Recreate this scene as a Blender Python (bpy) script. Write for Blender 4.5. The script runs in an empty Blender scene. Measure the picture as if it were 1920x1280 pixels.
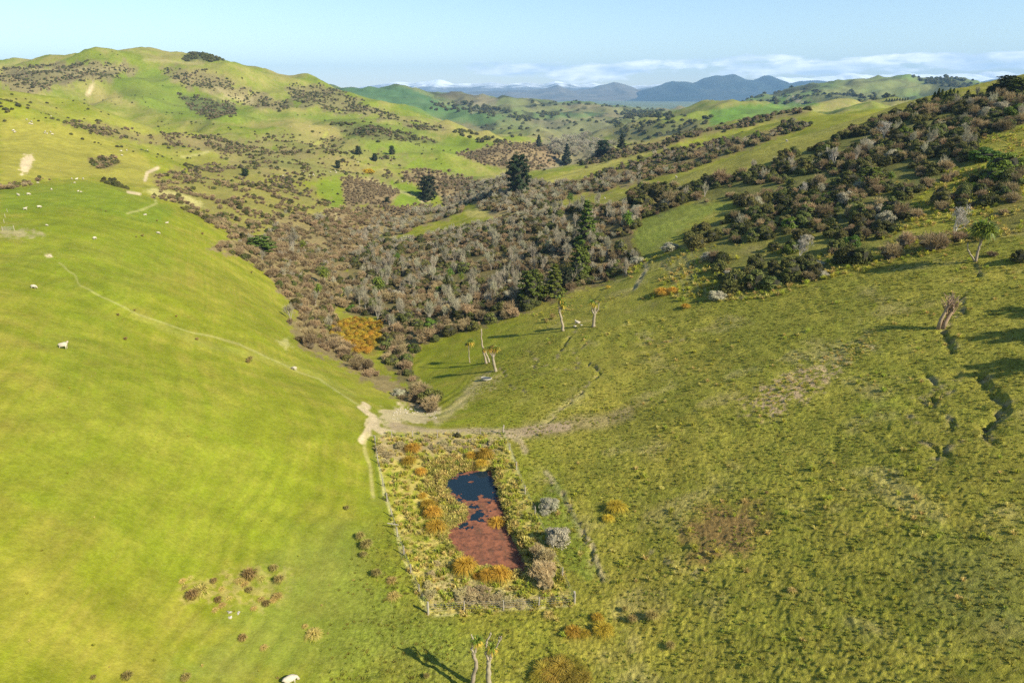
import bpy, math, random
import numpy as np
from mathutils import Vector, Matrix
random.seed(7)
RNG = np.random.default_rng(7)
scene = bpy.context.scene
COL = scene.collection
R = math.radians

# ------------------------------------------------------------------ camera
CAM_H = 47.0
PITCH = R(20.0)
cam_data = bpy.data.cameras.new("camera")
cam_data.sensor_width = 36.0
cam_data.lens = 24.0
cam_data.clip_start = 0.5
cam_data.clip_end = 60000.0
cam = bpy.data.objects.new("camera", cam_data)
COL.objects.link(cam)
cam.location = (0, 0, CAM_H)
cam.rotation_euler = (R(90) - PITCH, 0, 0)
scene.camera = cam

# ------------------------------------------------------------------ sky, sun, exposure
SUN_EL = R(35.0)
SUN_BEARING = R(124.0)           # clockwise from the view direction (+Y): behind, to the right
world = bpy.data.worlds.new("World")
scene.world = world
world.use_nodes = True
nt = world.node_tree
nt.nodes.clear()
out = nt.nodes.new("ShaderNodeOutputWorld")
bg = nt.nodes.new("ShaderNodeBackground")
sky = nt.nodes.new("ShaderNodeTexSky")
sky.sky_type = 'NISHITA'
sky.sun_disc = False
sky.sun_elevation = SUN_EL
sky.sun_rotation = SUN_BEARING
sky.altitude = 200
sky.air_density = 1.0
sky.dust_density = 0.15
sky.ozone_density = 2.6
bg.inputs["Strength"].default_value = 0.094
# low cumulus bank standing over the far ranges, all round the horizon
tc = nt.nodes.new("ShaderNodeTexCoord")
sep = nt.nodes.new("ShaderNodeSeparateXYZ")
nt.links.new(tc.outputs["Generated"], sep.inputs[0])
mp = nt.nodes.new("ShaderNodeMapping")
mp.inputs["Scale"].default_value = (9.0, 9.0, 42.0)
mp.inputs["Location"].default_value = (3.1, 0.7, 0.0)
nt.links.new(tc.outputs["Generated"], mp.inputs[0])
cn = nt.nodes.new("ShaderNodeTexNoise")
cn.inputs["Scale"].default_value = 1.0
cn.inputs["Detail"].default_value = 9.0
cn.inputs["Roughness"].default_value = 0.58
nt.links.new(mp.outputs[0], cn.inputs["Vector"])
band = nt.nodes.new("ShaderNodeValToRGB")      # how likely cloud is at this elevation (z of the direction)
mr = nt.nodes.new("ShaderNodeMapRange")
mr.inputs["From Min"].default_value = -0.01
mr.inputs["From Max"].default_value = 0.09
nt.links.new(sep.outputs["Z"], mr.inputs["Value"])
nt.links.new(mr.outputs[0], band.inputs[0])
cr = band.color_ramp
cr.elements[0].position = 0.0; cr.elements[0].color = (.32, .32, .32, 1)
cr.elements[1].position = 0.95; cr.elements[1].color = (0, 0, 0, 1)
e = cr.elements.new(0.24); e.color = (.42, .42, .42, 1)
e = cr.elements.new(0.36); e.color = (.61, .61, .61, 1)
e = cr.elements.new(0.50); e.color = (.59, .59, .59, 1)
e = cr.elements.new(0.61); e.color = (.33, .33, .33, 1)
add = nt.nodes.new("ShaderNodeMath"); add.operation = 'ADD'
az = nt.nodes.new("ShaderNodeMapRange")        # the bank thins out towards the north-west
az.inputs["From Min"].default_value = -0.30; az.inputs["From Max"].default_value = 0.05
az.inputs["To Min"].default_value = -0.30; az.inputs["To Max"].default_value = 0.0
nt.links.new(sep.outputs["X"], az.inputs["Value"])
addz = nt.nodes.new("ShaderNodeMath"); addz.operation = 'ADD'
nt.links.new(band.outputs[0], addz.inputs[0]); nt.links.new(az.outputs[0], addz.inputs[1])
nt.links.new(cn.outputs["Fac"], add.inputs[0])
nt.links.new(addz.outputs[0], add.inputs[1])
cm = nt.nodes.new("ShaderNodeMapRange")
cm.interpolation_type = 'SMOOTHSTEP'
cm.inputs["From Min"].default_value = 1.02
cm.inputs["From Max"].default_value = 1.13
nt.links.new(add.outputs[0], cm.inputs["Value"])
# lit tops and grey bases: denser noise sampled a little lower
mp2 = nt.nodes.new("ShaderNodeMapping")
mp2.inputs["Scale"].default_value = (16.0, 16.0, 70.0)
nt.links.new(tc.outputs["Generated"], mp2.inputs[0])
cn2 = nt.nodes.new("ShaderNodeTexNoise"); cn2.inputs["Scale"].default_value = 1.0; cn2.inputs["Detail"].default_value = 6.0
nt.links.new(mp2.outputs[0], cn2.inputs["Vector"])
cc = nt.nodes.new("ShaderNodeValToRGB")
cc.color_ramp.elements[0].position = 0.38; cc.color_ramp.elements[0].color = (5.6, 6.4, 7.1, 1)
cc.color_ramp.elements[1].position = 0.66; cc.color_ramp.elements[1].color = (11.8, 11.7, 11.5, 1)
nt.links.new(cn2.outputs["Fac"], cc.inputs[0])
mixc = nt.nodes.new("ShaderNodeMix"); mixc.data_type = 'RGBA'
nt.links.new(cm.outputs[0], mixc.inputs["Factor"])
nt.links.new(sky.outputs[0], mixc.inputs["A"])
nt.links.new(cc.outputs[0], mixc.inputs["B"])
nt.links.new(mixc.outputs["Result"], bg.inputs["Color"])
nt.links.new(bg.outputs[0], out.inputs["Surface"])

sun_d = bpy.data.lights.new("sun", 'SUN')
sun_d.energy = 4.6
sun_d.angle = R(0.53)
sun_d.color = (1.0, 0.93, 0.77)
sun = bpy.data.objects.new("sun", sun_d)
COL.objects.link(sun)
SUN_DIR = Vector((math.sin(SUN_BEARING) * math.cos(SUN_EL), math.cos(SUN_BEARING) * math.cos(SUN_EL), math.sin(SUN_EL)))
sun.rotation_euler = SUN_DIR.to_track_quat('Z', 'Y').to_euler()

scene.view_settings.view_transform = 'Standard'
scene.view_settings.look = 'None'
scene.view_settings.exposure = 0.93
scene.view_settings.gamma = 1.0
scene.view_settings.use_curve_mapping = False
scene.render.engine = 'CYCLES'
scene.cycles.max_bounces = 4
scene.cycles.diffuse_bounces = 2
scene.cycles.glossy_bounces = 2
scene.cycles.transmission_bounces = 2
scene.cycles.volume_bounces = 0
scene.cycles.transparent_max_bounces = 4
scene.cycles.use_denoising = False

# ------------------------------------------------------------------ noise (numpy)
def _hash(ix, iy, seed):
    h = (ix.astype(np.int64) * 374761393 + iy.astype(np.int64) * 668265263 + seed * 1442695041) & 0xffffffff
    h = ((h ^ (h >> 13)) * 1274126177) & 0xffffffff
    h = (h ^ (h >> 16)) & 0xffffffff
    return h / 4294967295.0
def vnoise(x, y, seed=0):
    ix = np.floor(x); iy = np.floor(y)
    fx = x - ix; fy = y - iy
    ang = 2 * np.pi
    fu = fx * fx * fx * (fx * (fx * 6 - 15) + 10); fv = fy * fy * fy * (fy * (fy * 6 - 15) + 10)
    def g(a, b, dx, dy):
        t = _hash(ix + a, iy + b, seed) * ang
        return np.cos(t) * dx + np.sin(t) * dy
    n00 = g(0, 0, fx, fy); n10 = g(1, 0, fx - 1, fy); n01 = g(0, 1, fx, fy - 1); n11 = g(1, 1, fx - 1, fy - 1)
    return ((n00 * (1 - fu) + n10 * fu) * (1 - fv) + (n01 * (1 - fu) + n11 * fu) * fv) * 1.5
def fbm(x, y, lam, octv=4, seed=0, gain=0.5):
    s = 0.0; a = 1.0; tot = 0.0
    for i in range(octv):
        s = s + a * vnoise(x / lam, y / lam, seed + i * 17); tot += a
        a *= gain; lam /= 2.03
    return s / tot
def sstep(a, b, x):
    t = np.clip((x - a) / (b - a), 0, 1)
    return t * t * (3 - 2 * t)

# ------------------------------------------------------------------ survey: where a point of the photograph lies in the place
F = 1280.0; CP, SP = math.cos(PITCH), math.sin(PITCH)
def ray(px, py):
    dx = (px - 960.0); v = 640.0 - py
    return dx, F * CP + v * SP, -F * SP + v * CP
def project(x, y, z):
    dz = z - CAM_H
    dep = y * CP - dz * SP
    dep = np.where(np.abs(dep) < 1e-3, 1e-3, dep)
    up = y * SP + dz * CP
    return 960 + F * x / dep, 640 - F * up / dep

SURV = []
def sz(*pts):                       # px, py, ground height
    for px, py, z in pts:
        dx, f, u = ray(px, py); s = (z - CAM_H) / u
        SURV.append((dx * s, f * s, z))
def sy(*pts):                       # px, py, distance ahead
    for px, py, Y in pts:
        dx, f, u = ray(px, py); s = Y / f
        SURV.append((dx * s, Y, CAM_H + u * s))
def sh(*pts):                       # bearing (px at the horizon), distance ahead, height
    for px, Y, z in pts:
        SURV.append(((px - 960) / 1362.0 * Y, Y, z))
def dens(poly, n):
    o = []
    for a, b in zip(poly[:-1], poly[1:]):
        for i in range(n): o.append(tuple(a[k] + (b[k] - a[k]) * i / n for k in range(3)))
    return o + [poly[-1]]

SLOPE = 0.30
# valley floor round the pond
sz((960,1280,0),(930,1150,0),(900,1000,-.1),(870,860,0),(860,820,.4),(790,800,.4))
sz((800,1150,.3),(760,1050,.5),(735,950,.5),(705,830,.9),(1075,1130,.8),(1040,1040,.8),(990,950,.7),(945,820,.8))
sz((0,1280,10),(200,1280,6.5),(400,1280,3),(600,1280,.8),(800,1280,0),(1100,1280,.3))
SURV += [(0,12,0),(0,25,0),(-50,12,17),(-30,14,9),(-32,25,9),(45,12,11),(25,20,5),(-70,45,21),(-110,70,24),(-170,130,26),(-240,200,28),(-60,25,19),(-90,20,24)]
# left hill face
sz((0,1000,14),(200,1000,10.5),(400,1000,6),(600,1000,2))
sz((0,800,17),(200,800,13.5),(400,800,9),(550,800,5),(670,810,1.4))
sz((0,650,19),(120,650,16.5),(300,650,11),(450,650,5.5),(560,655,0),(640,735,.5),(600,900,3.2),(690,900,.9))
sz((0,540,20.2),(200,540,17),(350,540,11.5),(460,540,4),(515,545,-2.5))
sz((0,470,21),(150,470,19),(300,470,14),(400,470,8),(460,475,2))
sz((0,420,21.5),(150,420,20),(280,420,16),(370,420,10.5))
crest = dens([(0,357,21.5),(60,345,21),(130,336,20),(190,339,19),(280,370,15),(370,402,9),(450,442,2.5),(500,495,-3),(550,600,-6.5),(650,690,-6),(750,765,-3)], 3)
sz(*crest)
sh((-60,228,10),(0,228,9),(130,268,5.5),(200,278,4),(280,252,3),(370,262,-2),(450,265,-6),(-200,235,20),(-300,235,22))
# gully line
sz(*dens([(785,775,-4.5),(765,705,-8),(690,650,-10),(640,610,-11.5),(615,560,-14.5),(630,520,-17),(670,460,-22),(740,420,-26),(820,385,-30)], 2))
sz((630,612,-11),(700,620,-10.5),(650,655,-10.4))
sy((870,345,640),(930,330,740))
# beyond the left hill
sz((380,390,-2),(480,435,-12),(560,480,-16),(600,430,-17),(520,400,-10),(660,400,-20),(450,350,-3),(300,342,5),(350,320,2),(600,350,-14),(700,380,-22),(740,340,-20),(650,300,-6),(550,300,-3),(500,330,-5),(800,330,-26),(280,325,6),(200,310,10),(100,310,14),(0,320,16.7))
sy((0,280,350),(0,240,420),(0,200,460),(-150,300,350),(-150,200,480),(-150,150,520))
sy(*dens([(0,166,500),(60,178,520),(100,188,540),(200,217,600),(270,240,650),(330,262,700)], 2))
sy((100,250,430),(200,260,460),(300,285,520),(420,290,560),(400,270,640))
sh((-150,640,44),(0,630,30),(130,690,22),(250,750,10))
# big hill on the left skyline
sy(*dens([(-200,140,1250),(-60,128,1250),(0,124,1250),(50,115,1250),(130,104,1250),(200,99,1250),(260,97,1250),(330,107,1250),(350,108,1250),(363,100,1250),(378,96,1250),(395,100,1250),(418,115,1255),(470,131,1300),(515,148,1340),(532,153,1350),(548,144,1350),(572,140,1350),(600,146,1350),(615,150,1350),(680,180,1300),(760,213,1230),(850,240,1150),(905,262,1050)], 2))
sh((-200,1700,60),(0,1700,70),(260,1700,75),(450,1750,40),(600,1800,25),(760,1700,-20),(860,1500,-40))
sy((50,160,1000),(150,190,900),(250,215,850),(300,235,800),(450,250,780),(600,235,850),(400,215,930))
sy(*dens([(290,128,1150),(330,165,1080),(440,208,1000),(540,212,980),(640,216,950),(750,235,900),(860,262,850),(930,275,800)], 2))
sy((380,160,1150),(450,180,1120),(560,195,1080),(650,205,1060),(220,150,1050))
sy((700,260,760),(600,270,700),(800,290,730),(900,310,780),(870,290,760),(950,272,900),(1000,268,950),(1040,290,900),(1080,278,1400),(1060,300,1000),(1000,335,700))
# right hillside: an even plane up to its crest
for Y in (18, 30, 45, 65, 90, 120, 155, 195, 240):
    for X in (14, 24, 40, 60, 85, 115, 150, 190, 240, 300, 360):
        if X < Y * 1.5 and not (Y > 120 and X < 30):
            dip = -1.5 * math.exp(-((Y - 125) / 22) ** 2) * math.exp(-((X - 36) / 12) ** 2)
            bulge = 1.6 * math.exp(-((Y - 150) / 22) ** 2) * math.exp(-((X - 50) / 16) ** 2)
            z = SLOPE * (X - 8)
            if Y < 60 and X < 40: z = SLOPE * max(0, X - 9)
            SURV.append((X, Y, z + dip + bulge))
sz((900,690,-3),(800,720,-6.5),(850,610,-6.5),(1000,560,-2.5),(1130,530,.5),(1050,650,1),(1000,720,.5),(900,770,-.5),(820,790,-1.5),(760,640,-9),(800,560,-11.5),(900,500,-8),(1000,460,-4.5),(820,470,-15),(900,430,-11),(760,500,-16))
sy(*dens([(1920,140,300),(1800,172,300),(1690,192,285),(1560,236,280),(1400,285,277),(1200,362,258),(1050,402,262),(960,415,280)], 2))
sh((1960,350,52),(1800,350,40),(1690,340,34),(1560,330,24),(1400,325,14),(1200,310,2),(1050,310,-6),(960,330,-9))
sy((1200,330,420),(1000,370,380),(1100,320,480),(1300,290,420),(1400,256,450),(1500,232,450),(1600,207,450),(900,380,400),(940,350,440))
sy(*dens([(1010,332,600),(1060,307,620),(1150,287,640),(1230,268,650),(1330,251,640),(1430,228,620),(1550,207,560)], 2))
sh((1060,800,-36),(1200,820,-22),(1330,820,-8),(1450,820,4),(1600,700,12),(1750,520,30),(1900,500,40),(2000,700,40))
sy((1150,264,1300),(1250,247,1200),(1100,250,1600),(1200,227,1700),(1330,235,1100),(1400,207,1200),(1330,198,1400),(1500,196,1300),(1640,194,1250),(1000,250,1600),(900,238,1800),(850,232,1900),(1050,232,2000),(1250,205,1800))
# farther hills
sy(*dens([(640,166,2500),(655,160,2500),(710,155,2500),(765,164,2500),(815,188,2450),(860,207,2300)], 2))
sy(*dens([(800,178,2900),(850,167,2900),(890,169,2900),(935,186,2850),(1000,188,2850),(1040,186,2850),(1100,190,2850),(1150,191,2800),(1185,203,2700),(1220,210,2600)], 2))
sy((700,190,2150),(760,205,2050),(900,205,2300),(980,212,2200),(1060,210,2300),(1130,215,2200),(950,222,2000))
sh((700,3300,0),(900,3500,-30),(1050,3500,-40),(1200,3300,-55),(1300,2600,-50))
sy(*dens([(1260,216,2200),(1330,208,2400),(1400,190,2600),(1480,170,2600),(1530,156,2600),(1600,151,2600),(1700,145,2600),(1780,146,2600),(1830,155,2500),(1870,175,2300),(1960,180,2300)], 2))
sy((1500,190,2050),(1600,185,2100),(1700,185,2100),(1800,188,1900),(1400,206,2000))
sh((1500,3300,20),(1700,3300,30),(1900,3000,30),(1500,1600,5),(1700,1600,5),(1850,1500,5))
for px in (-900, -600, -300, 0, 300, 600, 900, 1200, 1500, 1800, 2100, 2400, 2700):
    sh((px, 4600, -55), (px, 6500, -60), (px, 10000, -60))
for px in (-900, -500, -250):
    sh((px, 900, 40), (px, 1400, 80), (px, 2400, 40))
for px in (2150, 2500, 2800):
    sh((px, 500, 70), (px, 900, 60), (px, 1400, 40), (px, 2400, 20))

TMAX = 1.9
def build_base():
    S = np.array(SURV, float)
    key = {}
    for p in S: key[(round(p[0] / p[1], 3), round(math.log(p[1]), 3))] = p
    S = np.array(list(key.values()))
    t = S[:, 0] / S[:, 1]; l = np.log(S[:, 1]); z = S[:, 2]
    n = len(S)
    D = np.sqrt((t[:, None] - t[None]) ** 2 + (l[:, None] - l[None]) ** 2)
    K = np.zeros((n + 3, n + 3))
    K[:n, :n] = D
    P = np.stack([np.ones(n), t, l], 1)
    K[:n, n:] = P; K[n:, :n] = P.T
    w = np.linalg.solve(K + np.diag([1e-9] * n + [0] * 3), np.r_[z, 0, 0, 0])
    gt = np.linspace(-TMAX, TMAX, 520); gl = np.linspace(math.log(11), math.log(10500), 560)
    G = np.zeros((len(gl), len(gt)))
    for i, L in enumerate(gl):
        d = np.sqrt((gt[:, None] - t[None]) ** 2 + (L - l[None]) ** 2)
        G[i] = d @ w[:n] + w[n] + w[n + 1] * gt + w[n + 2] * L
    k = np.array([1, 2, 3, 2, 1.]); k /= k.sum()
    for _ in range(3):
        Gp = np.pad(G, 2, mode='edge')
        G = sum(k[a] * Gp[a:a + G.shape[0], 2:-2] for a in range(5))
        Gp = np.pad(G, 2, mode='edge')
        G = sum(k[a] * Gp[2:-2, a:a + G.shape[1]] for a in range(5))
    return gt, gl, G
GT, GL, GB = build_base()
def bil(gx, gy, G, x, y):
    fx = np.clip((x - gx[0]) / (gx[1] - gx[0]), 0, len(gx) - 1.001); fy = np.clip((y - gy[0]) / (gy[1] - gy[0]), 0, len(gy) - 1.001)
    ix = fx.astype(int); iy = fy.astype(int); fx = fx - ix; fy = fy - iy
    return (G[iy, ix] * (1 - fx) + G[iy, ix + 1] * fx) * (1 - fy) + (G[iy + 1, ix] * (1 - fx) + G[iy + 1, ix + 1] * fx) * fy

# pond outline (world, flat) from the photograph's outline at water level
WATER_Z = -0.35
def on_level(px, py, z):
    dx, f, u = ray(px, py); s = (z - CAM_H) / u
    return dx * s, f * s
POND_PX = [(838,912),(845,898),(860,888),(890,883),(918,882),(926,895),(932,925),(941,955),(950,985),(962,1010),(976,1035),(990,1062),(986,1078),(966,1077),(945,1068),(915,1064),(890,1060),(868,1042),(850,1024),(838,1002),(846,990),(862,984),(878,975),(880,958),(864,942),(846,928)]
POND = np.array([on_level(a, b, WATER_Z) for a, b in POND_PX])
def poly_sd(poly, x, y):
    """signed distance, negative inside"""
    poly = np.asarray(poly, float)
    d = np.full(x.shape, 1e18); inside = np.zeros(x.shape, bool)
    n = len(poly)
    for i in range(n):
        ax, ay = poly[i]; bx, by = poly[(i + 1) % n]
        ex, ey = bx - ax, by - ay
        t = np.clip(((x - ax) * ex + (y - ay) * ey) / (ex * ex + ey * ey + 1e-12), 0, 1)
        d = np.minimum(d, (x - ax - t * ex) ** 2 + (y - ay - t * ey) ** 2)
        c = ((ay > y) != (by > y))
        xi = (bx - ax) * (y - ay) / ((by - ay) if abs(by - ay) > 1e-12 else 1e-12) + ax
        inside ^= c & (x < xi)
    d = np.sqrt(d)
    return np.where(inside, -d, d)
def line_d(pts, x, y):
    """distance to polyline, and how far east of its nearest point"""
    d = np.full(x.shape, 1e18); side = np.zeros(x.shape)
    for (ax, ay), (bx, by) in zip(pts[:-1], pts[1:]):
        ex, ey = bx - ax, by - ay
        t = np.clip(((x - ax) * ex + (y - ay) * ey) / (ex * ex + ey * ey + 1e-12), 0, 1)
        q = (x - ax - t * ex) ** 2 + (y - ay - t * ey) ** 2
        s = x - ax - t * ex
        m = q < d
        d = np.where(m, q, d); side = np.where(m, s, side)
    return np.sqrt(d), side

def base_z(x, y):
    z = bil(GT, GL, GB, x / y, np.log(y))
    return z
YSAMP = np.exp(np.linspace(math.log(20), math.log(9000), 2400))
def unproject(px, py, zfun=None):
    """first point of the ground met by the line of sight"""
    dx, f, u = ray(px, py)
    zz = (zfun or ground_z)(dx / f * YSAMP, YSAMP)
    rz = CAM_H + u / f * YSAMP
    hit = np.nonzero(rz <= zz)[0]
    if len(hit) == 0: return None
    i = hit[0]
    if i == 0: Y = YSAMP[0]
    else:
        a = rz[i - 1] - zz[i - 1]; b = rz[i] - zz[i]
        Y = YSAMP[i - 1] + (YSAMP[i] - YSAMP[i - 1]) * a / (a - b)
    x = dx / f * Y
    return float(x), float(Y), float((zfun or ground_z)(np.array([x]), np.array([Y]))[0])

# slumps and scarps of the right hillside: (outline in the photograph, drop in metres, width)
SCARPS_PX = [
    ([(1840,690),(1858,715),(1880,745),(1884,765)], 1.0, 2.0),
    ([(1872,765),(1880,780),(1858,800)], .9, 1.6),
    ([(1818,822),(1800,832),(1785,838),(1770,850)], .8, 1.3),
    ([(1818,545),(1805,560),(1808,585)], .8, .9),
    ([(1800,590),(1785,600),(1770,620),(1785,640),(1788,660)], .8, 1.0),
    ([(1830,495),(1838,520)], .7, .9), ([(1745,700),(1762,720),(1750,745)], .6, .9), ([(1862,790),(1850,815),(1862,835)], .5, .8), ([(1700,770),(1722,790)], .4, .7), ([(1600,640),(1640,655)], .35, .6), ([(1730,830),(1760,850),(1745,880)], .5, .8), ([(1100,640),(1075,665),(1082,690)], .4, .6), ([(985,660),(1005,672),(1000,700)], .4, .6), ([(940,720),(985,735)], .35, .6),
    ([(1105,680),(1122,692),(1128,700),(1105,722),(1080,745),(1055,765),(1030,790)], .7, .9),
    ([(1080,618),(1065,640),(1052,655),(1045,672)], .8, 1.0),
    ([(1020,686),(1045,690),(1070,694)], .5, .7),
    ([(1195,625),(1230,640),(1290,635)], .45, .8),
    ([(1190,490),(1215,500),(1205,520),(1188,545)], .9, 1.1),
    ([(1245,490),(1262,520),(1268,550)], .5, .7),
    ([(1280,480),(1292,500),(1296,525)], .5, .7),
    ([(1350,560),(1400,560),(1440,545)], .8, 1.0),
    ([(1030,900),(1060,935),(1085,985),(1108,1025),(1128,1080)], .5, .8),
    ([(1210,1030),(1240,1045),(1262,1062)], .35, .7),
    ([(1295,1062),(1320,1088)], .4, .7),
    ([(1720,740),(1745,755),(1775,735),(1800,700)], .5, .9),
    ([(1760,770),(1790,790),(1775,815)], .5, .9),
    ([(905,700),(940,690),(948,705)], .5, .8),
]
SCARPS = []
for pl, drop, wid in SCARPS_PX:
    w = [unproject(a, b, base_z)[:2] for a, b in pl]
    # wiggle
    ww = []
    for (a, b) in zip(w[:-1], w[1:]):
        n = 4
        for i in range(n):
            q = i / n
            j = 0.06 * math.hypot(b[0] - a[0], b[1] - a[1])
            ww.append((a[0] + (b[0] - a[0]) * q + random.uniform(-j, j), a[1] + (b[1] - a[1]) * q + random.uniform(-j, j)))
    ww.append(w[-1])
    SCARPS.append((ww, drop, wid))

def macro_z(x, y):
    """base form plus relief that grows with distance"""
    z = base_z(x, y)
    for lam, amp, y0, seed in ((520, 15, 950, 1), (260, 15, 620, 2), (130, 21, 460, 3), (60, 9, 290, 4), (28, 1.6, 160, 5)):
        w = sstep(y0, y0 * 1.9, y) * (1 - sstep(5200, 7000, y))
        if w.max() > 0:
            n = vnoise(x / lam + 11.3 * seed, y / lam, seed)
            z = z + w * amp * (n * .6 + (.45 - np.abs(vnoise(x / lam * .8 + 5 * seed, y / lam * .8, seed + 50)) * 2) * .5)
    z = z + .55 * fbm(x, y, 17, 2, 21) * sstep(25, 60, y) + .16 * fbm(x, y, 5.5, 2, 22)
    return z
def detail_z(x, y):
    z = np.zeros(x.shape)
    m = y < 330
    xs, ys = x[m], y[m]
    if xs.size == 0: return z
    d = np.zeros(xs.shape)
    # pond bed and banks
    near = (np.abs(xs) < 14) & (ys > 48) & (ys < 95)
    if near.any():
        sd = poly_sd(POND, xs[near], ys[near]) + .35 * vnoise(xs[near] / 1.1, ys[near] / 1.1, 9)
        zz = np.zeros(xs.shape)
        zz[near] = -1.0 * (1 - sstep(-.9, .9, sd)) - .12 * (1 - sstep(1.0, 4.0, sd))
        d += zz
    # pugged, tufted pasture: stronger on the right and on the flat
    cl = clump_amt(xs, ys)
    d += cl * (.03 * fbm(xs, ys, 1.3, 2, 31) + .10 * vnoise(xs / .38, ys / .38, 33) * (1 - sstep(60, 120, ys)) + .05 * vnoise(xs / .75, ys / .75, 34))
    # terracettes
    ter = np.sin((base_z(xs, ys) * 2.2 + 1.6 * fbm(xs, ys, 14, 2, 41)) * 2 * np.pi / 1.6)
    d += .045 * ter * sstep(4, 12, np.abs(xs)) * np.where(xs < 0, 1.3, 1) * sstep(-.1, .35, vnoise(xs / 16, ys / 16, 42))
    for pts, drop, wid in SCARPS:
        a = np.array(pts)
        b = (xs > a[:, 0].min() - 6) & (xs < a[:, 0].max() + 6) & (ys > a[:, 1].min() - 6) & (ys < a[:, 1].max() + 6)
        if not b.any(): continue
        jx = xs[b] + .5 * fbm(xs[b], ys[b], 2.2, 2, 77); jy = ys[b] + .5 * fbm(xs[b], ys[b], 2.2, 2, 78)
        dd, east = line_d(pts, jx, jy)
        # steep little face looking west, the slipped ground running out gently below it
        d[b] += -.5 * drop * (.1 + 1.15 * sstep(-.25, .25, vnoise(xs[b] / 2.6, ys[b] / 2.6, 79))) * np.exp(-dd / (wid * .6)) * sstep(-.35, .15, -east) + drop * .12 * np.exp(-dd / wid) * sstep(-.1, .3, east)
    z[m] = d
    return z
def clump_amt(x, y):
    a = sstep(-14, 6, x - .0 * y) * .9 + .10
    a = np.maximum(a, (1 - sstep(62, 74, y)) * sstep(-22, -8, x))
    a = a * (1 - .55 * np.exp(-(((x - 17) / 7) ** 2 + ((y - 118) / 16) ** 2)))
    return a * (1 - sstep(180, 320, y))
def ground_z(x, y):
    return macro_z(x, y) + detail_z(x, y)

# ------------------------------------------------------------------ material helpers
def hx(*c): return (c[0], c[1], c[2], 1.0)
class NT:
    def __init__(self, name):
        self.m = bpy.data.materials.new(name); self.m.use_nodes = True
        self.t = self.m.node_tree; self.t.nodes.clear()
        self.o = self.n("ShaderNodeOutputMaterial")
    def n(self, typ, **kw):
        x = self.t.nodes.new(typ)
        for k, v in kw.items():
            if k.startswith("i_"):
                x.inputs[k[2:].replace("_", " ")].default_value = v
            else: setattr(x, k, v)
        return x
    def l(self, a, b): self.t.links.new(a, b)
    def mix(self, fac, a, b, blend='MIX'):
        x = self.n("ShaderNodeMix", data_type='RGBA', blend_type=blend)
        for s, v in (("Factor", fac), ("A", a), ("B", b)):
            if hasattr(v, "is_linked") or hasattr(v, "links"): self.l(v, x.inputs[s])
            else: x.inputs[s].default_value = v
        return x.outputs["Result"]
    def ramp(self, src, stops):
        x = self.n("ShaderNodeValToRGB"); r = x.color_ramp
        r.elements[0].position = stops[0][0]; r.elements[0].color = stops[0][1]
        r.elements[1].position = stops[-1][0]; r.elements[1].color = stops[-1][1]
        for p, c in stops[1:-1]:
            e = r.elements.new(p); e.color = c
        self.l(src, x.inputs[0]); return x.outputs[0]
    def noise(self, vec, scale, detail=3, rough=.5):
        x = self.n("ShaderNodeTexNoise"); x.inputs["Scale"].default_value = scale
        x.inputs["Detail"].default_value = detail; x.inputs["Roughness"].default_value = rough
        self.l(vec, x.inputs["Vector"]); return x.outputs["Fac"]

def simple_mat(name, col, rough=.8, spread=0.0, hue=0.0, trans=0.0, spec=.2, nscale=0, ncol=None):
    """plain surface whose tint differs from one object to the next"""
    k = NT(name)
    b = k.n("ShaderNodeBsdfPrincipled"); b.inputs["Roughness"].default_value = rough
    b.inputs["Specular IOR Level"].default_value = spec
    c = hx(*col); src = None
    if nscale:
        tcn = k.n("ShaderNodeTexCoord")
        f = k.noise(tcn.outputs["Object"], nscale, 4, .6)
        f = k.ramp(f, [(.35, (0, 0, 0, 1)), (.65, (1, 1, 1, 1))])
        src = k.mix(f, c, hx(*ncol))
    if spread or hue:
        oi = k.n("ShaderNodeObjectInfo")
        hs = k.n("ShaderNodeHueSaturation")
        mr1 = k.n("ShaderNodeMapRange"); mr1.inputs["To Min"].default_value = 1 - spread; mr1.inputs["To Max"].default_value = 1 + spread
        k.l(oi.outputs["Random"], mr1.inputs["Value"]); k.l(mr1.outputs[0], hs.inputs["Value"])
        fr = k.n("ShaderNodeMath", operation='MULTIPLY'); k.l(oi.outputs["Random"], fr.inputs[0]); fr.inputs[1].default_value = 7.31
        fr2 = k.n("ShaderNodeMath", operation='FRACT'); k.l(fr.outputs[0], fr2.inputs[0])
        mr2 = k.n("ShaderNodeMapRange"); mr2.inputs["To Min"].default_value = .5 - hue; mr2.inputs["To Max"].default_value = .5 + hue
        k.l(fr2.outputs[0], mr2.inputs["Value"]); k.l(mr2.outputs[0], hs.inputs["Hue"])
        if src is not None: k.l(src, hs.inputs["Color"])
        else: hs.inputs["Color"].default_value = c
        src = hs.outputs[0]
    if src is not None: k.l(src, b.inputs["Base Color"])
    else: b.inputs["Base Color"].default_value = c
    sh_out = b.outputs[0]
    if trans:
        tr = k.n("ShaderNodeBsdfTranslucent")
        if src is not None: k.l(src, tr.inputs["Color"])
        else: tr.inputs["Color"].default_value = c
        ms = k.n("ShaderNodeMixShader"); ms.inputs[0].default_value = trans
        k.l(b.outputs[0], ms.inputs[1]); k.l(tr.outputs[0], ms.inputs[2]); sh_out = ms.outputs[0]
    k.l(sh_out, k.o.inputs["Surface"])
    return k.m

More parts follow.
